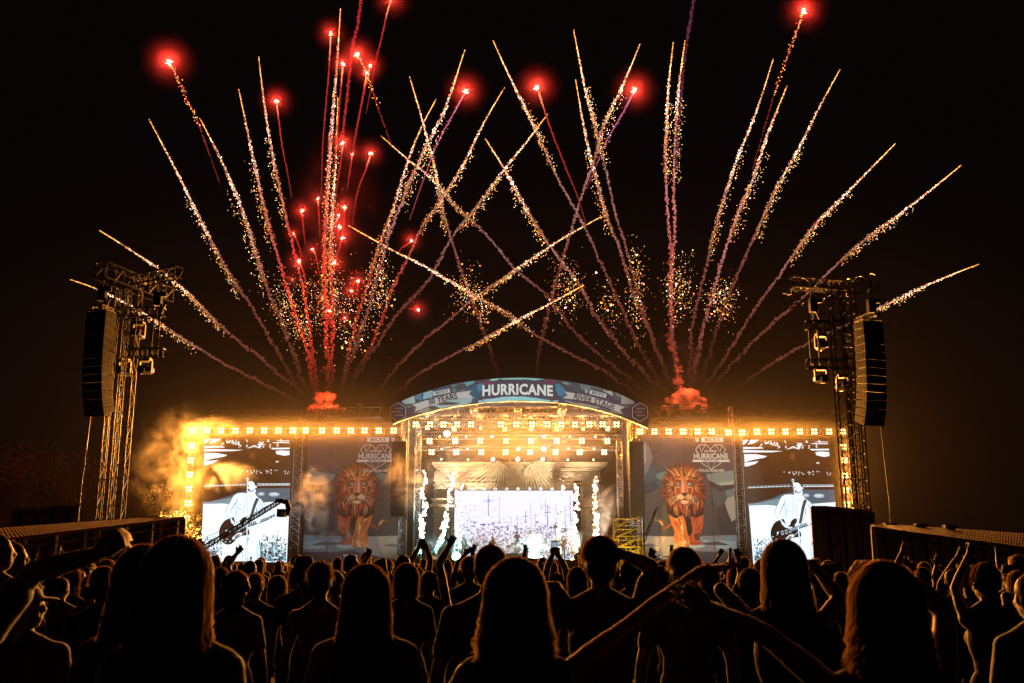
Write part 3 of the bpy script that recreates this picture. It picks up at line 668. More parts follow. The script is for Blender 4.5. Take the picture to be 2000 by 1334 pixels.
# ---- side wings: black scrims, top beams
for sgn, (xa, xb), lab in ((-1, (362, 779), 'left'), (1, (1240, 1662), 'right')):
    xw0, xw1, zz0, zz1 = vrect(xa, xb, 822, 1100, 76.6); zt2 = A(1000, 822, 76.6).z
    wg = empty('stage_wing', ((xw0+xw1)/2, 77, 0), f'black {lab} wing wall of the stage that carries the {lab} screen and lion banner', 'stage wing')
    MB().box(((xw0+xw1)/2, 77.2, zt2/2), (abs(xw1-xw0), .3, zt2)).build('black_scrim', M_cloth, wg)
    zb_ = A(1000, 842, 75.5).z
    MB().truss((xw0, 75.7, zb_), (xw1, 75.7, zb_), .5, 30, .04).build('lamp_beam', M_dsteel, wg)
    zc_ = A(1000, 806, 77).z; MB().truss((xw0+(1.5 if sgn < 0 else 4), 77, zc_), (xw1-(4 if sgn < 0 else 0), 77, zc_), .4, 26, .025).build('top_truss', M_dsteel, wg)
    for px in ((380, 585, 690) if sgn < 0 else (1300, 1450, 1640)):
        p = A(px, 980, 77.8); MB().truss((p.x, 77.8, 0), (p.x, 77.8, zt2+.3), .5, 22, .035).build('rear_post', M_dsteel, wg)
    # roof launcher deck with railing truss
    xs = (632, 745) if sgn < 0 else (1278, 1395)
    q0, q1 = A(xs[0], 806, 77), A(xs[1], 806, 77)
    MB().box(((q0.x+q1.x)/2, 78, q0.z-.45), (q1.x-q0.x, 2, .12)).build('launch_deck', M_dsteel, wg)
    m = MB(); 
    for zz in (-.35, .42): m.tube((q0.x, 77, q0.z+zz), (q1.x, 77, q0.z+zz), .035)
    nb = 12
    for i in range(nb): x = q0.x+(q1.x-q0.x)*i/nb; xx = q0.x+(q1.x-q0.x)*(i+1)/nb; m.tube((x, 77, q0.z+(-.35 if i % 2 else .42)), (xx, 77, q0.z+(.42 if i % 2 else -.35)), .028)
    m.build('railing', M_dsteel, wg)
# small things on the launch decks
for px, py, lab in ((702,791,'small boxy flood lamp on a post above the left lamp row'), (1321,793,'small boxy flood lamp on the right launch deck, nearer the arched sign'), (1364,795,'small boxy flood lamp on the right launch deck, farther from the arched sign')):
    p = A(px, py, 77); t = empty('flood_lamp', p, lab, 'flood lamp', 'flood lamps on the launch decks')
    MB().box(p, (.42,.25,.34)).build('housing', M_black, t); MB().box(p-Vector((0,.14,0)), (.34,.03,.26)).build('glass', M_steel, t); MB().tube(p-Vector((0,0,.17)), p-Vector((0,0,.75)), .035).build('stem', M_dsteel, t)
for side, xs_ in (('left', (617, 632, 648)), ('right', (1318, 1335, 1350))):
    for i, px in enumerate(xs_):
        p = A(px, 803+(i % 2)*3, 77.6); t = MB()
        for k in range(5): t.tube(p+Vector((-.24+k*.12, 0, -.5)), p+Vector((-.34+k*.17, -.05, .22)), .05, 7)
        t.box(p+Vector((0,0,-.45)), (.7,.3,.2))
        tag(t.build('firework_mortar', M_black), f'{ORD[i]} rack of black firework tubes from the left on the {side} launch deck', 'firework rack', 'firework racks')
# ---- LED walls
for lab, xs_, ys_ in (('left', (392, 566), (857, 1098)), ('right', (1456.5, 1631), (859, 1102))):
    rc = vrect(xs_[0], xs_[1], ys_[0], ys_[1], YB)
    t = empty('video_wall', ((rc[0]+rc[1])/2, YB, 0), f'tall {lab} screen showing the bare-chested singer with a dark guitar', 'screen', 'tall video walls')
    MB().box(((rc[0]+rc[1])/2, YB+.22, (rc[2]+rc[3])/2), (rc[1]-rc[0]+.12, .4, rc[3]-rc[2]+.12)).build('panel_frame', M_black, t)
    led_picture(rc, YB, t)
    for sx in (rc[0], rc[1]): MB().tube((sx, YB+.5, 0), (sx, YB+.5, rc[3]), .06).build('support_leg', M_dsteel, t)
# ---- lion banners
rc = vrect(1257, 1437, 850, 1112, YB)
t = empty('lion_banner', ((rc[0]+rc[1])/2, YB, 0), 'tall lion banner whose orange lion has its tail on the left', 'banner', 'tall lion banners')
lion_banner(rc, YB, False, t)
rc = vrect(596, 778, 850, 1112, YB)
t = empty('lion_banner', ((rc[0]+rc[1])/2, YB, 0), 'tall lion banner behind drifting smoke whose lion has its tail on the right', 'banner', 'tall lion banners')
lion_banner(rc, YB, True, t)
# ---- theatre portal on stage
PY = 85.0
pt = empty('theatre_portal', (A(1010,1000,PY).x, PY, zd), 'antique gold theatre portal with carved frieze around the middle screen', 'stage set')
def slab(px0, px1, y0, y1, Y, dep, name, parent=pt, m_=None):
    xa, xb, za, zb = vrect(px0, px1, y0, y1, Y)
    return MB().box(((xa+xb)/2, Y+dep/2, (za+zb)/2), (xb-xa, dep, zb-za)).build(name, m_ or M_gold, parent)
m = MB()
for px0, px1, y0, y1, d in ((846,1184,905,909,1.3),(849,1181,909,914,1.1),(853,1177,915,918,.9),(858,1172,918,921,.75)):
    xa, xb, za, zb = vrect(px0, px1, y0, y1, PY); m.box(((xa+xb)/2, PY-d/2, (za+zb)/2), (xb-xa, d, zb-za-.01))
m.build('cornice', M_gold, pt)
slab(848, 1172, 921, 936, PY-.3, .4, 'frieze')
slab(846, 1174, 936.5, 938.5, PY-.45, .5, 'moulding')
slab(886, 1121, 938.8, 956, PY-.1, .3, 'lintel')
slab(878, 1135, 943, 946, PY-.3, .2, 'moulding')
def carved(px0, px1, y0, y1, Y, n, seed):
    r = random.Random(seed); m = MB()
    for i in range(n):
        p = A(r.uniform(px0, px1), r.uniform(y0, y1), Y); q = [p]; a0 = r.uniform(0, 6.28); rr = r.uniform(.10, .26)
        pts = [p+Vector((math.cos(a0+k*.9)*rr*(1-k/8), 0, math.sin(a0+k*.9)*rr*(1-k/8))) for k in range(7)]
        m.path(pts, [.05, .045, .04, .04, .035, .03, .025], 5)
        m.ball(p, r.uniform(.04, .09), 6, 4)
    return m
carved(852, 905, 924, 934, PY-.38, 60, 1).build('frieze_carving', M_gold, pt)
carved(1118, 1168, 924, 934, PY-.38, 60, 2).build('frieze_carving', M_gold, pt)
for s_, (c0, c1) in ((0, (847, 885)), (1, (1135, 1172))):
    slab(c0, c1, 940, 1095, PY, .5, 'pilaster'); carved(c0+3, c1-3, 942, 972, PY-.08, 70, 5+s_).build('capital_carving', M_gold, pt)
    m = MB()
    for y0, y1, ex, d in ((974,977,4,.9),(977,983,1,.6),(983,986,3,.8),(986,991,6,1.0)):
        xa, xb, za, zb = vrect(c0-ex, c1+ex, y0, y1, PY); m.box(((xa+xb)/2, PY+.2-d/2, (za+zb)/2), (xb-xa, d, zb-za-.01))
    m.build('capital_moulding', M_gold, pt)
    carved(c0+(3 if s_ == 0 else 16), c1-(16 if s_ == 0 else 5), 995, 1088, PY-.06, 130, 8+s_).build('shaft_carving', M_gold, pt)
    xx = c1-8 if s_ == 0 else c0+6; m = MB()
    for k in range(34): p = A(xx, 994+k*2.8, PY-.05); m.box(p, (.34, .14, .05), Matrix.Rotation(.4, 3, 'Y'))
    m.build('ladder_moulding', M_gold, pt)
# pair of spread wings and the crest between them
for s_ in (-1, 1):
    m = MB(); r = random.Random(4); sh = A(1010+s_*50, 902, PY-1.2)
    for k in range(17):
        t = k/16; ang = math.radians(24+t*98); ln = (2.75-1.5*t)*(1 if k else .98)
        d = Vector((s_*math.cos(ang), -.05+.02*(k % 3), -math.sin(ang))); st = sh+Vector((-s_*.12*k*.9, 0, -.06*k))
        pts = [st+d*ln*q/5+Vector((0, 0, -.10*math.sin(math.pi*q/5))) for q in range(6)]
        m.path(pts, [.07, .085, .08, .07, .05, .02], 6)
    m.path([sh+Vector((s_*.15,0,-.1)), sh+Vector((0,0,.1)), sh+Vector((-s_*.5,0,.02)), sh+Vector((-s_*1.2,0,-.35)), sh+Vector((-s_*1.7,0,-1.0))], [.07,.12,.15,.16,.12], 8)
    for k in range(26): t = r.random(); p = sh+Vector((-s_*(.1+1.5*t), -.12, -.05-.7*t*t-r.random()*.4)); m.ball(p, .1, 6, 4, sc3=(1,.6,1.5))
    m.build('spread_wing', M_gold, pt)
m = carved(990, 1030, 905, 945, PY-1.2, 150, 21)
for s_ in (-1, 1):
    p = A(1010+s_*12, 903, PY-1.2); m.path([p+Vector((0,0,-.9)), p+Vector((s_*.15,0,-.45)), p+Vector((-s_*.02,0,-.1)), p+Vector((s_*.16,0,.25))], [.1,.09,.07,.03], 7)
m.build('crest', M_gold, pt)
# middle screen
rc = vrect(888.5, 1120, 958, 1098, PY+.1); 
t = empty('video_wall', ((rc[0]+rc[1])/2, PY, zd), 'wide middle screen with pale sky and bare masts on the stage', 'screen')
m = MB().box(((rc[0]+rc[1])/2, PY+.4, (rc[2]+rc[3])/2), (rc[1]-rc[0]+.1, .3, rc[3]-rc[2]+.1)); m.build('panel_frame', M_black, t)
stage_picture(rc, PY+.2, t, (888.5, 958, 1120, 1098))
m = MB()
for k in range(8):
    p = A(923+k*22.2, 955, PY-.15)
    m.box(p, (.26,.06,.16), colr=(1,1,1.1)); m.box(p+Vector((0,0,.1)), (.1,.06,.12), colr=(1,1,1.1))
m.build('top_lamp_strip', M_led, t)
for s_, px in ((0, 893), (1, 1127)):
    p = A(px, 960, PY-.2); m = MB()
    for k in range(6): q = p+Vector((R.uniform(-.18,.18), 0, R.uniform(-.35,.35))); m.box(q, (R.uniform(.08,.2),.04,R.uniform(.05,.16)), Matrix.Rotation(R.uniform(-.6,.6), 3, 'Y'), colr=(1,1,1.1))
    m.build('corner_light', M_led, t)
# ================================================================ LAMPS
LP = 10500.0   # power of one four-bulb audience lamp
def spot(name, loc, energy, colr, size=160, blend=.7, rot=(-math.pi/2, 0, 0), rad=.12, parent=None, target=None):
    l = bpy.data.lights.new(name, 'SPOT'); l.energy = energy; l.color = colr; l.spot_size = math.radians(size); l.spot_blend = blend; l.shadow_soft_size = rad
    o = bpy.data.objects.new(name, l); col.objects.link(o); o.location = loc
    if target is not None: o.rotation_euler = (Vector(target)-Vector(loc)).to_track_quat('-Z', 'Y').to_euler()
    else: o.rotation_euler = rot
    if parent is not None: o.parent = parent
    return o
def make_blinder(k=1.0, bulbs=4, bm_=M_bulb, power=LP, colr=(1,.35,.05), nm='blinder_lamp'):
    t = empty(nm, (0,0,0), absolute=False)
    m = MB().box((0,.08,0), (.50*k,.18,.50*k))
    for x, z in ((-.5,0),(.5,0),(0,-.5),(0,.5)): m.box((x*k*.5*1.04,-.03,z*k*.5*1.04), (.02 if x else .52*k, .10, .02 if z else .52*k))
    m.build('housing', M_black, t)
    MB().path([(-.29*k,.05,0),(-.29*k,.05,.34*k),(0,.05,.36*k),(.29*k,.05,.34*k),(.29*k,.05,0)], .018, 5).build('yoke', M_dsteel, t)
    if bulbs == 4:
        for x, z in ((-1,-1),(1,-1),(1,1),(-1,1)): MB().ball((x*.122*k,-.04,z*.122*k), .088*k, 10, 6, sc3=(1,.6,1)).build('bulb', bm_, t, smooth=True)
    else: MB().ball((0,-.04,0), .2*k, 12, 8, sc3=(1,.5,1)).build('bulb', bm_, t, smooth=True)
    spot('lamp_light', (0,-.16,0), power, colr, parent=t)
    return t
proto = None; protos = {}
L_IN = bpy.data.lights.new('lamp_light', 'SPOT'); L_IN.energy = 2500; L_IN.color = (1,.36,.05); L_IN.spot_size = math.radians(150); L_IN.spot_blend = .8; L_IN.shadow_soft_size = .12
def lamp(px, py, Y, label, group, kind='amber', scale=1.0, tilt=0.0):
    key = kind
    if key not in protos:
        if kind == 'amber': t = make_blinder()
        elif kind == 'pale': t = make_blinder(.55, 1, M_bulbw, 110, (1,.50,.16), 'spot_lamp')
        elif kind == 'big': t = make_blinder(1.25, 1, M_bulbw, 1300, (1,.55,.2), 'spot_lamp')
        elif kind == 'tiny': t = make_blinder(.28, 1, M_bulbw, 20, (1,.5,.16), 'spot_lamp')
        protos[key] = t
    else: t = copy_tree(protos[key])
    t.location = A(px, py, Y); t.rotation_euler = (tilt, 0, 0); t.scale = (scale,)*3
    if Y > 75.4 and kind == 'amber':
        for ch in t.children:
            if ch.type == 'LIGHT': ch.data = L_IN
    tag(t, label, 'stage lamp', group); return t
gl = 'amber lamps in the row over the left wing'
for i, x in enumerate((377,405,432,460,488,516,544,572,597,629,658,685,712,740,769)):
    lamp(x, 841, 75.0, f'{ORD[i]} amber four-bulb lamp from the left in the row over the left wing', gl, tilt=.05)
for i, x in enumerate((1250,1278,1306,1334,1362,1390,1422,1449,1478,1506,1534,1562,1590,1619,1646)):
    lamp(x, 843+(2 if x in (1422,1449) else 0), 75.0, f'{ORD[i]} amber four-bulb lamp from the left in the row over the right wing', 'amber lamps in the row over the right wing', tilt=.05)
for i, (x, y) in enumerate(((375,871),(373,899),(371,927),(369,955),(367,983),(365.5,1012),(364,1041),(362.5,1066))):
    lamp(x, y, 75.2, f'{ORD[i]} amber four-bulb lamp from the top in the column beside the left screen', 'amber lamps in the column beside the left screen')
for i, (x, y) in enumerate(((1647.5,873),(1649,899),(1651,929),(1652.5,958),(1654.5,985),(1656,1013),(1658,1040))):
    lamp(x, y, 75.2, f'{ORD[i]} amber four-bulb lamp from the top in the column beside the right screen', 'amber lamps in the column beside the right screen')
rows = (('row under the arched sign', 75.6, 829, (812,840,866,893,920,978,1008.5,1039,1069,1096,1123,1151,1177,1204), 1.0),
        ('upper row of eight', 80, 861, (839,889,938,988,1037,1087,1136,1186), 1.0),
        ('lower row of eight', 82, 883, (843,891,940,987,1035,1085,1132,1180), 1.02))
for lab, Y, y, xs_, s_ in rows:
    for i, x in enumerate(xs_): lamp(x, y, Y, f'{ORD[i]} amber four-bulb stage lamp from the left in the {lab}', 'amber stage lamps in the '+lab, scale=s_, tilt=.08)
for i, (x, y) in enumerate(((835,835.5),(887,838),(938.5,836),(986,838),(1037,837),(1087,837),(1139,838.5),(1187,837))):
    lamp(x, y, 78, f'{ORD[i]} smaller amber lamp from the left just below the row under the arched sign', 'smaller amber lamps behind the top row', scale=.72 if i not in (2, 6) else .4)
lamp(873, 847, 79, 'large white glaring lamp high on the left side of the stage roof', None, 'big')
for i, (x, y, s_) in enumerate(((961,852,1),(1062,852,1.2),(1012,877,1.2),(1062,877,1.7),(963,897,1.2),(1011,897,1.4),(1060,897,1.2))):
    lamp(x, y, 81, ['pale round lamp left of centre between the upper lamp rows', 'pale round lamp right of centre between the upper lamp rows', 'pale round lamp in the centre between the two rows of eight', 'brightest pale round lamp, right of centre between the rows of eight', 'pale round lamp over the left spread wing', 'pale round lamp over the crest of the portal', 'pale round lamp over the right spread wing'][i], 'pale round lamps in the stage roof', 'pale', s_)
for i, (x, y) in enumerate(((859,853),(910,853),(1113,853),(1163,853),(863,877),(913,877),(1111,877),(1160,877),(862,897),(914,898),(1109,898),(1159,898))):
    lamp(x, y, 81, f'{ORD[i % 4]} tiny pale lamp from the left in the {["upper","middle","lower"][i//4]} line of four tiny lamps', 'tiny pale lamps in the stage roof', 'tiny')
# pipes that carry the stage lamps
for k, (Y, y) in enumerate(((75.9,824),(78.3,833),(80.3,856),(82.3,878))):
    z = A(1010, y, Y).z+.1; o = MB().truss((L_+.5, Y, z), (R_-.5, Y, z), .32, 34, .028).build('lamp_bar', M_dsteel)
    tag(o, f'{["foremost","second","third","rearmost"][k]} horizontal lamp bar hung across the stage roof', 'lamp bar', 'lamp bars of the stage')
for s_, (xa, ya, xb, yb_) in enumerate(((377,828,361,1100),(1646,830,1661,1100))):
    p = A((xa+xb)/2, 960, 75.6); z = A(1000, ya, 75.6).z
    o = MB().truss((p.x, 75.6, 0), (p.x, 75.6, z), .32, 26, .028).build('lamp_post', M_dsteel)
    tag(o, f'outer lattice post carrying the column of lamps on the {["left","right"][s_]} end of the stage', 'lattice post', 'outer lattice posts')
# ---- floor lamps on the deck
def floor_lamp_(px, py, Y, r, m_, label, e, colr, aim):
    p = A(px, py, Y); t = empty('stage_floor_lamp', (p.x, Y, zd), label, 'stage lamp')
    MB().box((p.x, Y+.12, (p.z+zd)/2), (r*1.6, .18, max(.2, p.z-zd))).build('housing', M_black, t)
    MB().ball(p, r, 12, 8, sc3=(1,.5,1)).build('lens', m_, t, smooth=True)
    spot('lamp_light', p+Vector((0,-.2,.1)), e, colr, 170, .8, target=aim); return t
floor_lamp_(891, 1087, 76.5, .30, M_cyan, 'cyan glaring floor lamp on the left half of the deck', 3500, (.35,1,.9), A(840,980,76))
floor_lamp_(1041, 1086, 76.5, .34, M_cyan, 'larger cyan white floor lamp just right of the deck centre', 3500, (.5,1,.95), A(1040,900,70))
floor_lamp_(1057, 1091, 76.0, .16, M_cyan, 'small cyan floor lamp beside the larger cyan one', 150, (.5,1,.95), A(1060,900,70))
floor_lamp_(822, 1097, 75.6, .12, M_cyan, 'small cyan floor lamp at the foot of the leftmost white smoke jet', 700, (.3,1,.85), A(822,960,77.8))
floor_lamp_(1118, 1097, 76.0, .22, M_bulb, 'amber floor lamp between the two right smoke jets', 1300, (1,.62,.28), A(1130,960,80))
floor_lamp_(1225, 1099, 72.6, .15, M_bulb, 'amber floor lamp at the foot of the yellow lit stair tower', 2000, (1,.58,.03), A(1232,1010,75))
for i, (px, Y, cc) in enumerate(((820,77.2,(.75,1,.95)),(845,77.2,(.7,1,.95)),(895,81.8,(1,.95,.9)),(1092,79.9,(1,.95,.85)),(1125,78.4,(1,.9,.75)),(1164,77.2,(1,.85,.65)))):
    q = A(px, 1094, Y); q.z = zd+.12; t = empty('uplight_nozzle', q, f'nozzle with an added uplight under the {ORD[i]} white smoke jet from the left', 'smoke nozzle', 'nozzles under the white smoke jets')
    MB().tube(q-Vector((0,0,.1)), q+Vector((0,0,.25)), .14, 10, .08).build('nozzle', M_black, t); spot('lamp_light', q+Vector((0,-.9,.3)), 15000, cc, 60, .6, target=q+Vector((0,.2,3.6)))  # uplight without a lamp body, added to whiten each jet
# ---- stair tower at the right edge
st = empty('stair_tower', (A(1228,1090,74.2).x, 74.2, 0), 'yellow lit scaffold stair tower beside the right hanging speakers', 'stair tower')
xa, xb, za, zb = vrect(1203, 1250, 1012, 1095, 74.2)
m = MB()
for x in (xa, (xa+xb)/2, xb): m.truss((x, 74.2, 0), (x, 74.2, zb+(.3 if x == xb else 0)), .34, 16, .035)
m.build('scaffold_frame', M_steel, st)
m = MB()
for k in range(4):
    z = za+.2+(zb-za)*k/4; m.box(((xa+xb)/2, 74.3, z), (xb-xa, .9, .06)); m.tube((xa, 73.8, z), (xb, 73.8, z+.7), .04); m.tube((xa, 73.8, z+.5), (xb, 73.8, z+.5), .03)
    for q in range(7): m.box((xa+.2+q*(xb-xa-.4)/6, 74.1, z+.1*q), (.3,.6,.04))
m.build('stair_flight', M_steel, st)
for k in range(5): MB().box((xa+.3+(xb-xa-.6)*k/4, 74.3, za+.25+(zb-za)*(k % 4)/4+.2), (R.uniform(.2,.4), .3, .34)).build('equipment_box', M_steel, st)
o = MB().path([A(1246,1092,74), A(1262,1050,74.6), A(1281,1000,75.2), A(1284,990,75.4)], .05, 6).build('guy_rope', M_black); tag(o, 'dark guy rope slanting across the foot of the right lion banner', 'rope')

# ================================================================ line array speakers
def line_array(top, n, w, h, d, yaw, splay, label, group, grille=M_black, shell=None, rig=True):
    t = empty('line_array', top, label, 'speaker array', group); shell = shell or M_black
    Z = Matrix.Rotation(yaw, 4, 'Z'); p = Vector(top); ang = 0.0
    for i in range(n):
        ang += splay[min(i, len(splay)-1)] if isinstance(splay, (list, tuple)) else splay*(i/n)**2
        Mx = Matrix.Translation(p) @ Z @ Matrix.Rotation(ang, 4, 'X')
        b = MB(); M3 = Mx.to_3x3()
        # wedge cabinet: taller at the front
        vs = [Vector(v) for v in ((-w/2,-d/2,0),(w/2,-d/2,0),(w/2,d/2,-h*.08),(-w/2,d/2,-h*.08),(-w/2,-d/2,-h),(w/2,-d/2,-h),(w/2,d/2,-h*.9),(-w/2,d/2,-h*.9))]
        b.add([Mx @ v for v in vs], [(0,1,2,3),(7,6,5,4),(4,5,1,0),(5,6,2,1),(6,7,3,2),(7,4,0,3)])
        cab = b.build('cabinet', shell, t)
        gq = MB(); gq.box(Mx @ Vector((0,-d/2-.012,-h/2)), (w*.97,.02,h*1.03), M3); gq.build('grille', grille, cab)
        for sx in (-1, 1):
            s_ = MB(); s_.box(Mx @ Vector((sx*(w/2+.002), 0, -h*.5)), (.008, d*.8, h*.74), M3)
            for (yy, zz, a_, b_) in ((.12,-h*.5,.22,h*.5),(-.16,-h*.32,.06,.06),(-.16,-h*.62,.06,.06)): s_.box(Mx @ Vector((sx*(w/2+.006), yy*d/.6, zz)), (.014, a_*d/.6, b_), M3)
            s_.build('handle_plate', M_black, cab)
        p = Mx @ Vector((0, 0, -h-.012))
    if rig:
        m = MB().truss(Vector(top)+Z.to_3x3() @ Vector((0,-d*.5,.18)), Vector(top)+Z.to_3x3() @ Vector((0,d*.6,.18)), (.5,.16), 4, .03); m.box(Vector(top)+Vector((0,0,.06)), (w*.95,d*.9,.05), Z.to_3x3())
        m.build('flying_frame', M_dsteel, t)
    return t, p
M_shell = mat('speaker_shell', (.022,.019,.016), .6, noise_amt=.3, noise_scale=6, spec=.2)
for px, lab in ((779,'hanging speaker array left of the stage opening, partly in smoke'), (1243.5,'hanging speaker array right of the stage opening')):
    p = A(px, 864, 73.6); line_array((A(px,930,73.6).x, 73.6, p.z), 14, 1.06, .37, .6, 0, .05, lab, 'speaker arrays hung at the stage opening', rig=True)
# ================================================================ delay towers
def AZ(px, py, z):
    d = A(px, py, 1.0)-Vector((0,0,CZ)); k = (z-CZ)/d.z; return Vector((d.x*k, d.y*k, z))
def moving_head(p, label, aim, e=0, colr=(1,1,1), size=30, lit=M_steel):
    t = empty('moving_head_lamp', p, label, 'moving lamp', 'moving head lamps on the delay towers')
    p = Vector(p); MB().box(p+Vector((0,0,.0)), (.42,.36,.14)).build('base', M_dsteel, t)
    m = MB()
    for sx in (-1, 1): m.box(p+Vector((sx*.24,0,-.28)), (.07,.16,.46))
    m.build('yoke', M_dsteel, t)
    d = (Vector(aim)-p).normalized(); M3 = d.to_track_quat('Z', 'Y').to_matrix(); cpt = p+Vector((0,0,-.42))
    m = MB(); m.path([cpt-d*.32, cpt-d*.26, cpt+d*.05, cpt+d*.3, cpt+d*.34], [.12,.19,.2,.17,.15], 12); m.build('head', M_shell2, t, smooth=False)
    m = MB(); m.path([cpt+d*.341, cpt+d*.36], [.14,.14], 12); m.build('lens', lit, t)
    if e: spot('lamp_light', cpt+d*.45, e, colr, size, .5, target=aim, rad=.14)
    return t
M_shell2 = mat('lamp_shell', (.10,.09,.08), .45)
M_beam = mat('lens_glow', (1,1,1), emit=(.75,.85,1), es=3)
def hoist(p, label):
    p = Vector(p); t = empty('chain_hoist', p, label, 'chain hoist', 'chain hoists on the delay towers')
    MB().box(p, (.3,.28,.55)).box(p+Vector((.1,0,.2)), (.5,.16,.16)).build('motor', M_black, t)
    MB().tube(p+Vector((0,0,.27)), p+Vector((0,0,1.1)), .02).tube(p-Vector((0,0,.27)), p-Vector((0,0,.75)), .02).build('chain', M_dsteel, t)
    MB().path([p+Vector((.12,0,-.2)), p+Vector((.2,0,-.55)), p+Vector((.28,0,-.2))], .07, 6).build('chain_bag', M_black, t)
def tower(side):
    L = side == 'left'; Y = 40.0
    o = empty('delay_tower', A(238 if L else 1662, 1090, Y)*1.0, f'tall {side} lattice tower with crossed truss arms on top', 'lattice tower', 'delay towers')
    if L: cA, cB = (213, 41.0), (239, 40.1)
    else: cA, cB = (1652, 40.1), (1678, 41.0)
    zt = A(300, 552, Y).z
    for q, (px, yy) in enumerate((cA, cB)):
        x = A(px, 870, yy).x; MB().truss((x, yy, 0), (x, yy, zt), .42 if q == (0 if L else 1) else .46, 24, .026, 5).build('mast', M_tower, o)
    xm = A((cA[0]+cB[0])/2, 870, 40.5).x
    # top arms
    z = zt+.05
    if L: a0, a1, b0, b1 = AZ(196,528,z), AZ(285,562,z), AZ(262,549,z), AZ(350,532,z)
    else: a0, a1, b0, b1 = AZ(1707,550,z), AZ(1606,572,z), AZ(1640,560,z), AZ(1548,552,z)
    a1 = a0+(a1-a0).normalized()*4.2
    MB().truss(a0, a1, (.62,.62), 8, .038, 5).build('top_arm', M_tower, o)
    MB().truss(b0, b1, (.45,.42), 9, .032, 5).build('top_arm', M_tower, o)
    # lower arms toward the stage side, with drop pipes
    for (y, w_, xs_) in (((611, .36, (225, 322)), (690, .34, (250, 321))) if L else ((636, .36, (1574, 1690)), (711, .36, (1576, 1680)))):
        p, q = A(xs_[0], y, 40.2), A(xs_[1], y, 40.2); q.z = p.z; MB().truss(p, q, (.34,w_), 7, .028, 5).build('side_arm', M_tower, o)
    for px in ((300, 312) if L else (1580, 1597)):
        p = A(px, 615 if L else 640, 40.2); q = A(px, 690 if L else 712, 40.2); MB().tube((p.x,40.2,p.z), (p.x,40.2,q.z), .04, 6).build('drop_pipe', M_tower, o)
    m = MB(); px = 313 if L else 1582
    p = A(px, 545 if L else 552, 40.2); q = A(px, 600 if L else 630, 40.2); m.tube((p.x,40.2,p.z), (p.x,40.2,q.z), .02); m.build('steel_rope', M_tower, o)
    # base legs
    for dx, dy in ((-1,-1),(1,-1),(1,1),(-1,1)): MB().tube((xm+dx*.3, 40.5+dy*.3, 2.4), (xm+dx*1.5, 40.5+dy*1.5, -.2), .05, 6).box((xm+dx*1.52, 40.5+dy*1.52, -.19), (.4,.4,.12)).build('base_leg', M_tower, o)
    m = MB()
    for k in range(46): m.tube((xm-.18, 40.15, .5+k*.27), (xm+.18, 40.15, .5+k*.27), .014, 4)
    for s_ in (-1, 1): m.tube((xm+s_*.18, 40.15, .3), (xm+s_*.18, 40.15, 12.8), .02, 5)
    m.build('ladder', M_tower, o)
    return o
tower('left'); tower('right')
pL = A(191, 612, 38.4); tL, eL = line_array((A(191,700,38.4).x, 38.4, pL.z), 13, .92, .298, .62, math.radians(-17), [0,.0,.005,.01,.01,.015,.02,.02,.03,.04,.05,.07,.09], 'long curved speaker array hung on the left lattice tower', 'speaker arrays on the delay towers', shell=M_shell)
pR = A(1704, 630, 38.4); tR, eR = line_array((A(1702,720,38.4).x, 38.4, pR.z), 13, .92, .298, .62, math.radians(17), [0,.0,.005,.01,.01,.015,.02,.02,.03,.04,.05,.07,.09], 'long curved speaker array hung on the right lattice tower', 'speaker arrays on the delay towers', shell=M_shell)
for e_, dx, lab in ((eL, -.35, 'left'), (eR, .45, 'right')):
    o = MB().path([e_+Vector((dx,0,.1)), Vector((e_.x+dx*.9, 38.4, e_.z-3)), Vector((e_.x+dx*.7, 38.4, .2))], .022, 6).build('cable', M_dsteel); tag(o, f'thin cable hanging from the {lab} tower speaker array to the ground', 'cable', 'cables under the tower speakers')
hoist(A(200,575,38.6), 'chain hoist above the left tower speaker array'); hoist(A(309,585,40.2), 'chain hoist at the stage side of the left tower')
hoist(A(1588,597,40.2), 'chain hoist at the stage side of the right tower'); hoist(A(1702,598,38.6), 'chain hoist above the right tower speaker array')
arch_c = A(1013, 765, 73); lionL = A(687, 960, 76); lionR = A(1347, 960, 76); port = A(1012, 985, 84)
moving_head(A(285,703,40.2), 'moving lamp hung under the lower arm of the left tower, aimed at the stage', arch_c, 19000, (.90,.95,.95), 30, lit=M_beam)
moving_head(A(272,632,40.4), 'tilted moving lamp under the upper arm of the left tower', lionL, 17000, (.95,.93,.95), 20)
moving_head(A(244,705,40.8), 'added moving lamp inside the left tower mast, aimed at the portal', port, 13000, (1,.46,.13), 18)  # lamp added in the mast to warm the portal
moving_head(A(1603,720,40.2), 'moving lamp hung under the lower arm of the right tower, aimed at the stage', arch_c, 19000, (.95,.95,.92), 30, lit=M_beam)
moving_head(A(1603,655,40.4), 'tilted moving lamp under the upper arm of the right tower', lionR, 32000, (1,.93,.85), 20)
moving_head(A(1645,735,40.8), 'added moving lamp inside the right tower mast, aimed at the portal', port, 13000, (1,.46,.13), 18)  # second added mast lamp warming the portal
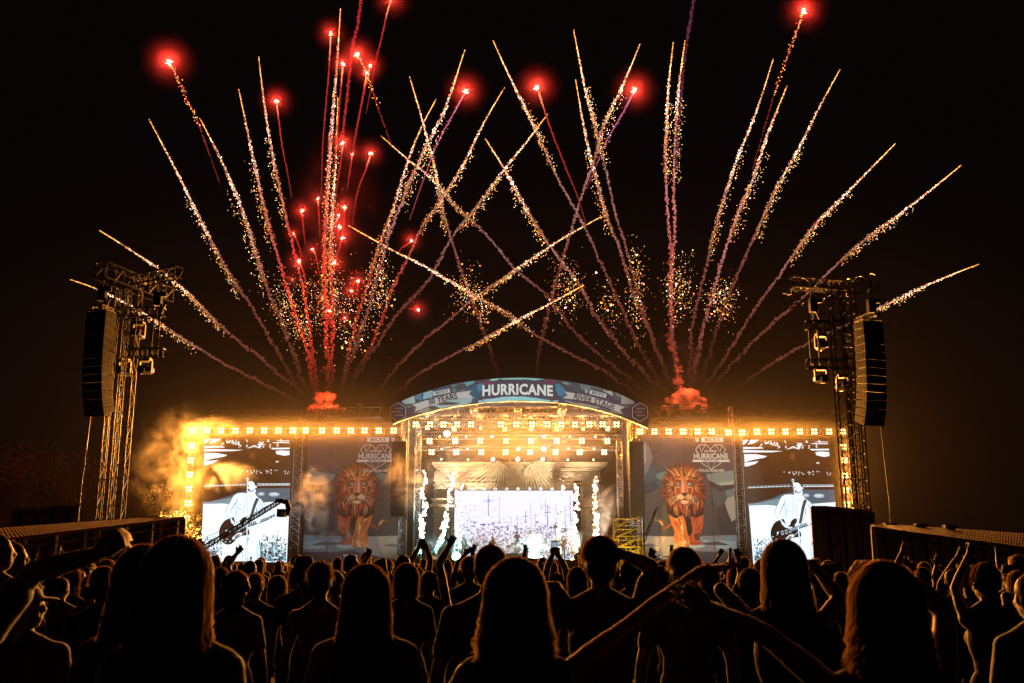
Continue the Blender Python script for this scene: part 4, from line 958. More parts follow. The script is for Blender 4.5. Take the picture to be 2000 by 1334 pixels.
# ================================================================ draped platforms
M_wood = mat('red_brown_deck', (.20,.10,.06), .6, noise_amt=.5, noise_scale=5)
def platform(F0, F1, B0, B1, label, nx=26, cols=3, drape=True, slant=0.0, zbot=.02, nf=60, ends=True, amp=.09):
    F0, F1, B0, B1 = map(Vector, (F0, F1, B0, B1)); ctr = (F0+F1)/2
    t = empty('draped_platform', (ctr.x, ctr.y, 0), label, 'platform'); m = MB()
    for i in range(nx+1):
        a_ = F0.lerp(F1, i/nx); b_ = B0.lerp(B1, i/nx); d = (b_-a_)
        M3 = d.to_track_quat('Y', 'Z').to_matrix(); m.box((a_+b_)/2, (.07, d.length, .08), M3)
    for k in range(cols+1):
        a_ = F0.lerp(B0, k/cols); b_ = F1.lerp(B1, k/cols); m.tube(a_, b_, .05, 6)
        a2 = a_-Vector((0,0,.22)); b2 = b_-Vector((0,0,.22))
        if k in (0, cols): m.tube(a2, b2, .035, 5)
    m.build('deck_frame', M_wood, t)
    m = MB(); r = random.Random(int(abs(F0.x*10)))
    vs = []; rows_ = 7; ph = [r.uniform(0, 6.28) for _ in range(4)]
    for j in range(rows_+1):
        for i in range(nf+1):
            f = i/nf; p = F0.lerp(F1, f); q = Vector((p.x+slant*f*0, p.y, zbot)); v = p.lerp(q, j/rows_)
            w_ = amp*(.4+.6*j/rows_)*(math.sin(f*nf*.55+ph[0])+.6*math.sin(f*nf*.23+ph[1]+j*.2)+.5*math.sin(f*nf*1.1+ph[2]))
            v.y += w_; v.z -= (.05*math.sin(f*nf*.8)**2 if j == 0 else 0); vs.append(v)
    m.add(vs, [(j*(nf+1)+i, j*(nf+1)+i+1, (j+1)*(nf+1)+i+1, (j+1)*(nf+1)+i) for j in range(rows_) for i in range(nf)])
    m.build('drape', M_drape, t, smooth=True)
    for P_ in (F0, F1, B0, B1): MB().tube((P_.x, P_.y+.15, -.25), P_+Vector((0,.15,0)), .05, 6).build('scaffold_leg', M_dsteel, t)
    return t
M_drape = mat('glossy_black_drape', (.025,.022,.02), .32, noise_amt=.3, noise_scale=2, bump=.2)
platform(A(-60,1064,25), A(357,1013,30), A(-60,1038,30), A(305,1011.5,34), 'long low draped platform with a red brown lattice deck at the left behind the tower', 60, 4, nf=170)
platform(A(25,999,36), A(150,990,37), A(34,1000,39), A(120,989,39.5), 'short raised draped box behind the left platform', 12, 2, nf=46)
platform(A(1706,1031,33), A(2080,1082,30), A(1706,1024,37), A(2080,1049,35), 'long low draped platform with a lattice deck at the right edge', 70, 5, nf=150)
platform(A(1587,990,39), A(1706,1001,38), A(1610,990,41.5), A(1706,999,41), 'tall draped box beside the right lattice tower', 10, 2, nf=44, amp=.12)
for i, (px, py, Y) in enumerate(((1738,1024,36.5),(1798,1026,36),(1855,1028,35.5))):
    p = A(px, py, Y); tag(MB().box(p, (.42,.3,.1)).box(p-Vector((0,0,.1)), (.3,.2,.1)).build('deck_box', M_steel), f'{ORD[i]} small pale box from the left on the right platform deck', 'box', 'pale boxes on the right platform')
# ================================================================ camera crane
cr = empty('camera_crane', A(398,1090,45), 'black camera crane reaching up in front of the left screen', 'camera crane')
P0, P1 = A(380,1081,45), A(545,980,45)
MB().truss(P0, P1, (.16,.16), 30, .028, 4).build('boom', M_black, cr)
MB().tube(P0+Vector((0,0,.5)), P0.lerp(P1,.35)+Vector((0,0,.28)), .01).tube(P0.lerp(P1,.35)+Vector((0,0,.28)), P1+Vector((0,0,.1)), .01).build('stay_cable', M_black, cr)
q = P1+Vector((.05,0,0)); m = MB().box(q+Vector((-.02,0,.05)), (.34,.2,.16)); m.path([q+Vector((.0,0,.05)), q+Vector((.3,0,-.02)), q+Vector((.40,0,-.3)), q+Vector((.34,0,-.62))], [.1,.13,.13,.08], 8); m.build('head_arm', M_black, cr)
MB().box(q+Vector((.12,-.05,-.5)), (.36,.5,.34)).tube(q+Vector((.12,-.3,-.5)), q+Vector((.12,-.52,-.5)), .1, 10).build('camera_body', M_black, cr)
MB().truss((P0.x, 45, 0), (P0.x, 45, P0.z), .3, 6, .03).box((P0.x, 45, .1), (1.4,1.4,.2)).build('pedestal', M_black, cr)
MB().box(P0+Vector((-.5,0,-.15)), (.6,.35,.35)).build('counterweight', M_black, cr)
# small white hut at the foot of the left screen
hx = A(462, 1104, 72); t = empty('equipment_case', hx, 'pale equipment case at the foot of the left screen', 'case')
MB().box(hx-Vector((0,0,.1)), (1.1,.7,.75)).build('case_body', M_steel, t); MB().box(hx+Vector((-.25,-.37,0)), (.35,.03,.2)).box(hx+Vector((.25,-.37,0)), (.35,.03,.2)).build('latch_panel', M_dsteel, t)
# ================================================================ trees
M_leaf = mat('dark_leaves', (.07,.10,.03), .6, noise_amt=.5, noise_scale=.6); M_bark = mat('bark', (.08,.06,.045), .9, noise_amt=.4, noise_scale=6, bump=.6)
def make_tree(h, w_, seed, n=2600):
    r = random.Random(seed); t = empty('leafy_tree', (0,0,0), absolute=False); m = MB()
    m.path([(0,0,0),(.1,.05,h*.25),(-.05,.1,h*.5),(.08,0,h*.8)], [.32,.26,.18,.06], 8); tips = []
    for k in range(16):
        z = h*r.uniform(.25, .75); a_ = r.uniform(0, 6.28); L = w_*r.uniform(.35, .8)*(1.1-z/h*.6); e_ = Vector((math.cos(a_)*L, math.sin(a_)*L, z+L*r.uniform(.3,.8)))
        m.path([(0,.05,z), (e_.x*.5, e_.y*.5, z+(e_.z-z)*.35), e_], [.10,.06,.02], 5); tips.append(e_)
    m.build('trunk', M_bark, t, smooth=True)
    m = MB(); cl = []
    for k in range(52):
        tp_ = r.choice(tips)*1.0 if r.random() < .6 else Vector((r.gauss(0,w_*.35), r.gauss(0,w_*.35), h*r.uniform(.2,.95)))
        cl.append((tp_+Vector((r.gauss(0,.7), r.gauss(0,.7), r.gauss(0,.7))), r.uniform(.6, 1.5)))
    for i in range(n):
        c_, s_ = r.choice(cl); d = Vector((r.gauss(0,1), r.gauss(0,1), r.gauss(0,.8))); d = d.normalized()*s_*r.random()**.35
        p = c_+d; a_ = Vector((r.gauss(0,1), r.gauss(0,1), r.gauss(0,1))).normalized(); b_ = a_.orthogonal().normalized(); L = r.uniform(.10, .24)
        m.add([p-a_*L, p+b_*L*.5, p+a_*L, p-b_*L*.5], [(0,1,2,3)])
    m.build('crown', M_leaf, t); return t
T = [make_tree(11, 5, 1), make_tree(9.5, 4.2, 2), make_tree(12, 5.5, 3)]
tl = ['tall dark tree at the far left edge', 'broad dark tree left of the left tower', 'dark tree directly behind the left tower speakers', 'dark tree just right of the left tower mast', 'lower dark tree behind the left platform', 'small amber lit tree beside the left lamp column', 'amber lit tree behind the lamp column of the left wing', 'dark tree rising behind the first two on the left']
for i, (px, py, Y, k) in enumerate(((10,840,92,0),(80,845,95,2),(165,868,94,1),(232,905,92,0),(290,935,90,1),(335,985,84,0),(343,985,72.5,1),(45,832,104,2))):
    t = T[k] if T[k] is not None else None
    if i < 3: t = T[(0,2,1)[i]]
    else: t = copy_tree(T[k])
    p = A(px, py, Y); hgt = (12.2, 10.6, 13.3)[k]; s_ = p.z/hgt
    t.location = (p.x, Y, 0); t.rotation_euler.z = i*1.3; t.scale = (max(s_, .5),)*2+(s_,); tag(t, tl[i], 'tree', 'trees left of the stage')
# ================================================================ white smoke jets on stage
def smokemat(name, c_, dens, g_=.1, nz=0):
    m = bpy.data.materials.new(name); m.use_nodes = True; nt = m.node_tree; nt.nodes.clear()
    v_ = nt.nodes.new('ShaderNodeVolumePrincipled'); v_.inputs['Density'].default_value = dens; v_.inputs['Color'].default_value = (*c_, 1); v_.inputs['Anisotropy'].default_value = g_
    if nz:
        gg = nt.nodes.new('ShaderNodeNewGeometry'); n_ = nt.nodes.new('ShaderNodeTexNoise'); n_.inputs['Scale'].default_value = nz; n_.inputs['Detail'].default_value = 5; nt.links.new(gg.outputs['Position'], n_.inputs['Vector'])
        mr = nt.nodes.new('ShaderNodeMapRange'); mr.interpolation_type = 'SMOOTHSTEP'; nt.links.new(n_.outputs[0], mr.inputs[0]); mr.inputs[1].default_value = .40; mr.inputs[2].default_value = .62; mr.inputs[4].default_value = dens; nt.links.new(mr.outputs[0], v_.inputs['Density'])
    o_ = nt.nodes.new('ShaderNodeOutputMaterial'); nt.links.new(v_.outputs[0], o_.inputs['Volume']); return m
M_puff = mat('white_smoke', (.94,.94,.94), 1.0, spec=0)
def jet(pts, Y, r0, label, seed, nm='smoke_jet', m_=None, group='white smoke jets', jitter=.10, grow=.25, cat='smoke jet', step=.055):
    r = random.Random(seed); P_ = [A(x, y, Y) for x, y in curve2(pts, 6)]; m = MB()
    # walk along
    acc = 0; tot = sum((b-a).length for a, b in zip(P_, P_[1:])); s_ = 0; i = 0
    while i < len(P_)-1:
        a_, b_ = P_[i], P_[i+1]; L = (b_-a_).length
        if acc > L: acc -= L; s_ += L; i += 1; continue
        p = a_.lerp(b_, acc/L); f = (s_+acc)/tot
        rr = r0*(1+grow*f)*(.75+.5*noise.noise(p*2.3)+.15)
        q = p+Vector((r.gauss(0,jitter), r.gauss(0,jitter), r.gauss(0,jitter)))*(.6+.8*f)
        k_ = rr*r.uniform(.35, .85); m.ball(q, k_, 7, 5, sc3=(r.uniform(.85,1.2), 1, r.uniform(.8,1.15)), M=Matrix.Rotation(r.uniform(0,3), 3, 'Y')); acc += step*r.uniform(.5,1.5)
    o = remesh(m, .045, nm, m_ or M_puff, None, 1); tag(o, label, cat, group); return o
J = lambda pts, x0: [(x0+a_/6.063, 890+b_/6.063) for a_, b_ in pts]
jet(J([(400,175),(430,260),(395,400),(385,470),(420,520),(425,620),(390,720),(385,850),(395,940),(370,1050),(340,1240)],760), 77.8, .17, 'first white smoke jet from the left, nearly upright', 1)
jet(J([(745,210),(765,330),(715,430),(735,560),(690,640),(670,740),(670,830),(620,950),(580,1060),(520,1240)],760), 77.8, .17, 'second white smoke jet from the left, leaning to the right', 2)
jet(J([(878,320),(860,420),(820,500),(850,620),(860,720),(820,850),(830,1240)],760), 82.4, .13, 'thin white smoke jet in front of the left edge of the middle screen', 3)
jet(J([(540,335),(535,400),(525,500),(510,600),(500,700),(510,800),(490,950),(470,1040),(500,1240)],1010), 80.5, .16, 'white smoke jet in front of the right part of the middle screen', 4)
jet(J([(695,350),(700,480),(700,580),(680,760),(670,900),(685,1030),(700,1240)],1010), 79, .17, 'white smoke jet at the right edge of the middle screen', 5)
jet(J([(935,240),(925,350),(925,560),(945,700),(925,850),(935,970),(940,1240)],1010), 77.8, .18, 'rightmost white smoke jet in front of the gold pilaster', 6)
# ================================================================ FIREWORKS
M_spark = bpy.data.materials.new('spark_and_trail_glow'); M_spark.use_nodes = True; nt = M_spark.node_tree; nt.nodes.clear()
e_ = nt.nodes.new('ShaderNodeEmission'); at_ = nt.nodes.new('ShaderNodeAttribute'); at_.attribute_name = 'Col'; o_ = nt.nodes.new('ShaderNodeOutputMaterial')
nt.links.new(at_.outputs['Color'], e_.inputs[0]); e_.inputs[1].default_value = 1.0; nt.links.new(e_.outputs[0], o_.inputs[0]); M_spark.cycles.emission_sampling = 'NONE'
def mixc(a_, b_, t): return tuple(a_[i]*(1-t)+b_[i]*t for i in range(3))
GOLD, PALE, ORA = (5.5,2.0,.30), (7.5,5.2,3.9), (3.4,1.0,.10)
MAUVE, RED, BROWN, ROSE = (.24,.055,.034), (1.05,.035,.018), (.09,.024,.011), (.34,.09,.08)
def comet(pts, Y, label, seed, f_spark=.62, red=0.0, wide=1.0, dens=1.0, tail=True, group='gold comet trails', ember=None, dim=1.0, split_side=1):
    """one rising comet: a spray of burning sparks behind the tip, then a trail of embers and smoke, its light put into its colour"""
    r = random.Random(seed); t = empty('firework_comet', A(*pts[-1], Y), label, 'firework', group)
    P_ = [A(x, y, Y+3*math.sin(seed)) for x, y in curve2(pts, 8)]
    seg = [(b-a).length for a, b in zip(P_, P_[1:])]; tot = sum(seg)
    def pt(s_):
        s_ = max(0, min(1, s_))*tot
        for i, L in enumerate(seg):
            if s_ <= L or i == len(seg)-1: return P_[i].lerp(P_[i+1], min(1, s_/L if L else 0)), (P_[i+1]-P_[i]).normalized()
            s_ -= L
    m = MB(); n = int(tot*36*f_spark*dens)
    for i in range(n):
        f = r.random()**.8*f_spark; p, d = pt(f); g_ = f/f_spark
        w_ = (.018+.26*g_**1.1)*wide; side = Vector((d.z, 0, -d.x))
        q = p+Vector((r.gauss(0, w_*.45), r.gauss(0, w_*.5), r.gauss(0, w_*.45)))+Vector((0,0,-.5*g_**2*r.random()**1.5))
        hot = math.exp(-((g_-.42)/.28)**2)
        cc = mixc(GOLD, PALE, min(1, hot*r.uniform(.2,1.2))) if r.random() < .75 else ORA
        if red: cc = mixc(cc, (2.5,.25,.12), red*r.random())
        k_ = (.011+.020*r.random()**2)*(1+.5*hot)*(1.0 if g_ > .12 else .8)
        br = r.choice([.35,.7,1,1.3])*(1.0 if g_ < .7 else (1.25-g_)*1.6)
        m.octa(q, k_*1.25, tuple(x*br*dim for x in cc))
    # bright continuous streak right behind the tip
    for i in range(int(tot*14*f_spark)):
        f = r.random()**.9*.45*f_spark; p, d = pt(f); q = p+Vector((r.gauss(0,.02), r.gauss(0,.03), r.gauss(0,.02)))
        cc = mixc(ORA, GOLD, r.random()); m.octa(q, .028*r.uniform(.6,1.3), tuple(x*.9*dim for x in cc))
    # fat glittering stars that fall beside the trail
    for i in range(int(tot*2.6*dens)):
        f = f_spark*(.45+.6*r.random()); p, d = pt(f); q = p+Vector((split_side*abs(r.gauss(.28,.16)), r.gauss(0,.2), -abs(r.gauss(.2,.2))))*wide
        m.octa(q, r.uniform(.016,.034), tuple(x*r.uniform(.5,1.4)*dim for x in (PALE if r.random() < .3 else (6,2.7,.55))))
    m.build('sparks', M_spark, t)['kind'] = 'stuff'
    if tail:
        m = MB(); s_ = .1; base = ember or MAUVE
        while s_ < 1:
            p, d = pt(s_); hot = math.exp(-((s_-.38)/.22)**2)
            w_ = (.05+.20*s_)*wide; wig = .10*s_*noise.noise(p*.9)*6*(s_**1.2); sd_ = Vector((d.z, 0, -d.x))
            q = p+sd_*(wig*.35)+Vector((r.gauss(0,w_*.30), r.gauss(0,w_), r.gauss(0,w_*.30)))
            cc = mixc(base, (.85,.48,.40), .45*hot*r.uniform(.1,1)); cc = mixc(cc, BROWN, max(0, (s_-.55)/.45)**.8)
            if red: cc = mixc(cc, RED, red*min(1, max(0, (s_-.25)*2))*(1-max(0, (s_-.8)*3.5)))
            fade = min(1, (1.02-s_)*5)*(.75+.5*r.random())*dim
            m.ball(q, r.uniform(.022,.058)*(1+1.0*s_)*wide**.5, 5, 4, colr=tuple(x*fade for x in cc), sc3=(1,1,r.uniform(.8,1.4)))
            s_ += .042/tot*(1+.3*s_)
        m.build('ember_smoke_trail', M_spark, t)['kind'] = 'stuff'  # smoke lit by sparks is drawn as self-glowing balls among the embers
    return t
CM = [
 ([(291,233),(345,335),(405,455),(445,530),(500,615),(560,720),(590,775)], 'gold comet with its tip far left, above and right of the left tower', dict(split_side=-1, dim=.9)),
 ([(390,230),(440,330),(480,430),(515,545),(555,640),(600,770)], 'wide pale comet whose tip meets the thin trail of the leftmost red flare', dict(wide=1.5, split_side=-1)),
 ([(466,173),(497,320),(520,420),(545,510),(572,600),(598,680),(615,770)], 'broad white gold comet left of the small red flare, its tail turning red', dict(wide=1.3, red=.7, f_spark=.5, split_side=-1)),
 ([(505,110),(520,230),(540,340),(560,430),(577,500),(598,600),(620,770)], 'tall comet rising just left of the small lone red flare', dict(red=.7, f_spark=.5, split_side=-1)),
 ([(665,15),(658,130),(650,220),(642,330),(636,440),(634,540),(640,700),(642,770)], 'tallest comet, almost upright above the left launch deck', dict(wide=1.5, red=.75, f_spark=.75, dens=1.3)),
 ([(660,190),(656,300),(650,400),(645,500),(650,600),(648,760)], 'shorter upright comet running beside the tallest one', dict(red=.6, dens=1.2, f_spark=.7)),
 ([(908,97),(870,210),(830,290),(790,380),(750,490),(722,590),(680,720),(660,770)], 'broad comet leaning right whose tip stands above a red flare', dict(wide=1.35, f_spark=.45, ember=ROSE)),
 ([(852,193),(820,255),(795,320),(770,400),(742,475),(722,540),(690,650),(665,760)], 'shorter comet leaning right just left of its broad twin', dict(red=.35, f_spark=.6, split_side=1)),
 ([(800,150),(822,225),(850,330),(862,400),(885,480),(905,540),(938,630),(975,735)], 'gold comet leaning left that crosses the two leaning right ones', dict(f_spark=.5, split_side=-1)),
 ([(986,170),(945,240),(905,320),(865,385),(825,440),(800,500),(768,560),(735,650),(690,740)], 'curved comet leaning right, left of the arch centre', dict(f_spark=.5, red=.3)),
 ([(745,266),(795,310),(845,350),(880,390),(920,430),(960,470),(1010,530),(1060,570),(1115,640),(1180,700),(1265,765)], 'thin comet that slants down to the right across the middle of the sky', dict(f_spark=.35, dim=.7)),
 ([(1070,222),(1030,275),(985,330),(930,405),(885,460),(857,510),(835,550),(780,610),(725,690),(680,765)], 'slanting comet that climbs right and crosses its mirror twin', dict(f_spark=.42, dim=.85)),
 ([(963,80),(1005,170),(1045,250),(1085,340),(1118,400),(1145,450),(1172,510),(1208,590),(1250,680),(1300,765)], 'long comet leaning left from the top of the sky near the centre', dict(f_spark=.36)),
 ([(946,268),(985,330),(1030,410),(1060,460),(1092,505),(1130,555),(1170,625),(1230,700),(1300,765)], 'lower pale comet leaning left in the middle of the sky', dict(wide=1.2, f_spark=.4, split_side=-1)),
 ([(1120,56),(1140,160),(1160,240),(1185,340),(1205,430),(1225,490),(1248,580),(1285,690),(1320,765)], 'highest comet right of the centre, leaning left', dict(f_spark=.36)),
 ([(1124,155),(1145,270),(1165,350),(1188,430),(1212,490),(1232,560),(1270,650),(1312,755)], 'bright gold comet under the highest one right of the centre', dict(f_spark=.5, wide=1.2, split_side=-1)),
 ([(1250,86),(1215,170),(1180,240),(1162,310),(1140,370),(1118,440),(1098,510),(1072,600),(1045,735)], 'broad gold comet leaning right beside the right hand red flare', dict(f_spark=.35, wide=1.3)),
 ([(1175,423),(1100,465),(1030,510),(980,545),(930,580),(870,630),(800,690),(735,770)], 'low flat comet climbing right above the arched sign', dict(f_spark=.5, wide=.8)),
 ([(680,440),(760,485),(830,520),(890,555),(940,585),(990,610),(1040,650),(1110,690),(1180,725),(1250,775)], 'long flat comet falling right from its tip left of the centre', dict(f_spark=.6, wide=.8)),
 ([(1140,557),(1070,595),(1000,630),(940,665),(880,695),(820,730),(765,770)], 'lowest flat comet just over the arched sign', dict(f_spark=.6, wide=.75)),
 ([(1315,82),(1305,180),(1300,300),(1303,400),(1310,500),(1312,600),(1315,680),(1330,765)], 'left one of the two upright comets over the right launch deck', dict(f_spark=.4, wide=1.2, ember=(.6,.10,.09))),
 ([(1338,78),(1325,180),(1320,270),(1316,370),(1318,440),(1310,560),(1312,650),(1328,765)], 'right one of the two upright comets over the right launch deck', dict(f_spark=.4, wide=1.3, ember=(.6,.10,.09))),
 ([(1511,113),(1480,210),(1440,310),(1410,400),(1393,460),(1375,540),(1352,640),(1345,765)], 'comet leaning right under the thin trail of the rightmost red flare', dict(f_spark=.6)),
 ([(1537,168),(1500,260),(1470,350),(1440,420),(1410,510),(1385,600),(1360,700),(1348,765)], 'broad bright comet leaning right over the right wing', dict(wide=1.35, f_spark=.5, ember=(.5,.13,.12))),
 ([(1641,135),(1600,210),(1560,290),(1520,360),(1488,430),(1452,510),(1415,600),(1370,740)], 'slender comet leaning right whose tip stands over the right tower', dict(f_spark=.55, dim=.9)),
 ([(1749,280),(1690,340),(1640,390),(1590,440),(1558,485),(1520,540),(1470,610),(1415,700),(1370,765)], 'comet slanting right past the top of the right tower', dict(f_spark=.5)),
 ([(1877,323),(1800,385),(1740,430),(1680,475),(1620,530),(1570,580),(1500,640),(1440,700),(1385,765)], 'comet whose tip is farthest up on the right, passing behind the right tower top', dict(f_spark=.45)),
 ([(1912,516),(1850,540),(1780,570),(1720,600),(1640,640),(1540,690),(1440,755)], 'low flat comet right of the right tower', dict(f_spark=.5, wide=.9)),
 ([(194,450),(250,485),(310,525),(370,575),(440,645),(510,700),(550,735),(595,775)], 'comet slanting left over the arm of the left tower', dict(f_spark=.6, split_side=-1)),
 ([(137,546),(190,565),(270,605),(340,650),(420,700),(500,742),(585,785)], 'low flat comet passing behind the left tower', dict(f_spark=.55, split_side=-1, wide=.9, dim=.9)),
]
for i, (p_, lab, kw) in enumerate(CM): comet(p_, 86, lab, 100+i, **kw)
# ---- red flares: burning star, glowing rays and trail, smoke ball added for the halo
M_star = mat('burning_star', (1,1,1), emit=(1,.40,.20), es=16)
M_halo = bpy.data.materials.new('flare_halo_smoke'); M_halo.use_nodes = True; nt = M_halo.node_tree; nt.nodes.clear()
pv = nt.nodes.new('ShaderNodeVolumeScatter'); pv.inputs['Density'].default_value = .03
tc = nt.nodes.new('ShaderNodeTexCoord'); ln = nt.nodes.new('ShaderNodeVectorMath'); ln.operation = 'LENGTH'; nt.links.new(tc.outputs['Object'], ln.inputs[0])
mr = nt.nodes.new('ShaderNodeMapRange'); nt.links.new(ln.outputs['Value'], mr.inputs[0]); mr.inputs[1].default_value = 1; mr.inputs[2].default_value = 0
pw = nt.nodes.new('ShaderNodeMath'); pw.operation = 'POWER'; nt.links.new(mr.outputs[0], pw.inputs[0]); pw.inputs[1].default_value = 3.3
ml = nt.nodes.new('ShaderNodeMath'); ml.operation = 'MULTIPLY'; nt.links.new(pw.outputs[0], ml.inputs[0]); ml.inputs[1].default_value = .13; nt.links.new(ml.outputs[0], pv.inputs['Density'])
pv.inputs['Color'].default_value = (1,.9,.9,1); o_ = nt.nodes.new('ShaderNodeOutputMaterial'); nt.links.new(pv.outputs[0], o_.inputs['Volume'])
FL = [((331,121),[(345,150),(362,188),(385,235),(405,290),(430,360)],2.0,.20,'leftmost red flare, glowing large over the left tower',GOLD),
 ((646,66),[(643,130),(637,200),(630,290),(628,380)],1.0,.13,'red flare at the top, just left of the tallest comet',None),
 ((670,125),[(664,190),(658,270),(650,360)],.9,.12,'red flare just right of the tallest comet',None),
 ((698,107),[(710,130),(722,160),(738,210),(765,285)],1.3,.16,'bright red flare right of the tallest comet whose trail falls right',GOLD),
 ((724,128),[(718,150),(705,210),(694,270),(684,330)],.9,.11,'upper one of the close pair of red flares',None),
 ((716,143),[(708,190),(696,250),(686,300)],.6,.09,'lower one of the close pair of red flares',None),
 ((540,198),[(545,240),(552,290),(561,335),(570,385)],1.1,.12,'lone red flare left of the red cluster',None),
 ((909,179),[(895,205),(870,250),(850,290),(835,330),(815,385),(800,430)],1.6,.17,'red flare between the leaning comets left of the centre',(.9,.25,.5)),
 ((1049,171),[(1060,205),(1075,250),(1092,295),(1110,340),(1130,390),(1145,440)],1.6,.17,'red flare just right of the centre of the sky',None),
 ((1239,177),[(1225,205),(1205,240),(1185,275),(1170,310),(1145,370)],1.7,.18,'red flare right of the centre beside the broad gold comet',(.6,.25,.6)),
 ((1569,21),[(1560,50),(1548,80),(1535,120),(1515,175),(1490,260),(1470,330)],1.8,.18,'rightmost red flare, high above the right tower',GOLD),
 ((669,280),[(666,315),(660,350),(656,385)],1.0,.12,'red flare halfway up the red cluster',None),
 ((724,300),[(715,330),(703,360),(694,395),(688,440)],.8,.11,'red flare at the right side of the red cluster',None),
 ((688,300),[(684,330),(678,370)],.4,.07,'small red flare halfway up the cluster, right of a bigger one',None),
 ((590,412),[(592,440),(597,480)],.7,.10,'red flare at the left side of the red cluster',None),
 ((621,388),[(623,420),(625,465)],.4,.07,'small red flare above the left side of the cluster',None),
 ((673,405),[(672,430),(670,455)],.7,.10,'red flare low in the cluster, right of the tallest comet',None),
 ((661,421),[(657,450),(652,490)],.4,.07,'small pinkish flare low in the cluster',None),
 ((663,443),[(658,465),(652,490)],.6,.10,'red flare close under another low in the cluster',None),
 ((669,465),[(661,490),(654,515)],.7,.11,'orange red flare at the foot of the upright comets',None),
 ((653,513),[(651,535),(648,565)],.8,.12,'brightest low red flare at the foot of the cluster',None),
 ((583,511),[(590,525),(596,545),(600,580)],.7,.10,'low red flare at the left foot of the cluster',None),
 ((610,487),[(617,500),(621,520),(626,545)],.4,.07,'small low red flare between the two feet of the cluster',None),
 ((573,456),[(580,470),(586,488),(590,505)],.3,.06,'small orange flare left of the cluster',None),
 ((803,470),[(795,478),(785,484),(775,498)],.6,.08,'small red flare right of the cluster beside a rosy trail',None),
 ((816,605),[(808,603),(798,603)],.6,.08,'small red flare low over the left part of the arched sign',None),
 ((699,550),[(699,565),(700,580)],.6,.07,'small red flare low right of the cluster',None),
 ((686,568),[(680,566),(674,564)],.5,.07,'small red flare close to its twin low right of the cluster',None),
 ((643,607),[(644,620),(645,640)],.5,.07,'lowest red flare of the cluster',None),
 ((673,621),[(669,622),(664,628)],.3,.05,'tiny hooked red flare low in the cluster',None),
 ((571,546),[(566,543),(562,547)],.2,.04,'tiny red flare left of the foot of the cluster',None),
 ((630,583),[(634,590),(636,600)],.2,.04,'tiny red flare in the low sparks of the cluster',None),
 ((765,-3),[(755,30),(745,75),(735,115),(726,165),(715,220)],1.3,.14,'red flare just cut by the top edge of the picture',None),
]
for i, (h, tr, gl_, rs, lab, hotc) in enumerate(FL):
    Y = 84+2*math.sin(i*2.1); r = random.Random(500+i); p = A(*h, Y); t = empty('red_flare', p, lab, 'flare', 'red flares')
    m = MB(); m.ball(p, rs*.8, 10, 8); 
    for k in range(7): a_ = r.uniform(0, 6.28); m.path([p, p+Vector((math.cos(a_), 0, math.sin(a_)))*rs*r.uniform(1.4,2.4)], [rs*.35, .004], 4)  # spikes on the head imitate rays of its glare
    m.build('burning_head', M_star, t)
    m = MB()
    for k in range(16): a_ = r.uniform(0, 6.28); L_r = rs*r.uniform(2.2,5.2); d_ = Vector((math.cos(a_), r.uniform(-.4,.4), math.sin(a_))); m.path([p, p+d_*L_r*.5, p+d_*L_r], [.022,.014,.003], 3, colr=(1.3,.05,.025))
    m.build('flare_rays', M_spark, t)['kind'] = 'stuff'  # self-glowing spikes drawn as the flare's light rays
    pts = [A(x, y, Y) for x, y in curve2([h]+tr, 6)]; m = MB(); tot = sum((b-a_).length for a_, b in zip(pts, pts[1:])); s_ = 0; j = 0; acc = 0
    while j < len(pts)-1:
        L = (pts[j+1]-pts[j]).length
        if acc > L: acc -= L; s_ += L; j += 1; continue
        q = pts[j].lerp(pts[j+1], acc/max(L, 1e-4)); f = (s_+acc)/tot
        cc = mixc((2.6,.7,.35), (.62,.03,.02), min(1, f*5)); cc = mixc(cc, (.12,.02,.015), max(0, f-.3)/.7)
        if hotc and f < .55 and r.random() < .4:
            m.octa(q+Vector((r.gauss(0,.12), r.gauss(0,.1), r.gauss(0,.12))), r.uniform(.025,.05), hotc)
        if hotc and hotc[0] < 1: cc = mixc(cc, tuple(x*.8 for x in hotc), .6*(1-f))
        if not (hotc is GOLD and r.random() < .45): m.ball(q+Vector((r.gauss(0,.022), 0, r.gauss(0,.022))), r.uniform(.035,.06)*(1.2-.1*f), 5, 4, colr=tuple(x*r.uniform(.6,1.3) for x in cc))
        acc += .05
    if len(m.f): m.build('ember_smoke_trail', M_spark, t)['kind'] = 'stuff'  # red light on the trailing smoke is put into its glowing colour
    rad = 1.15+1.1*gl_
    b = MB(); b.ball((0,0,0), 1.02, 20, 12); s2 = b.build('halo_smoke', M_halo, t); s2.location = p; s2.scale = (rad,)*3  # round smoke ball added about the star to spread its glow
    l = bpy.data.lights.new('flare_light', 'POINT'); l.energy = 760*gl_**1.5; l.color = (1,.035,.02); l.shadow_soft_size = rs*.5
    lo = bpy.data.objects.new('flare_light', l); col.objects.link(lo); lo.parent = t; lo.matrix_parent_inverse = Matrix.Translation(-p); lo.location = p+Vector((0, -rs*1.3, 0))
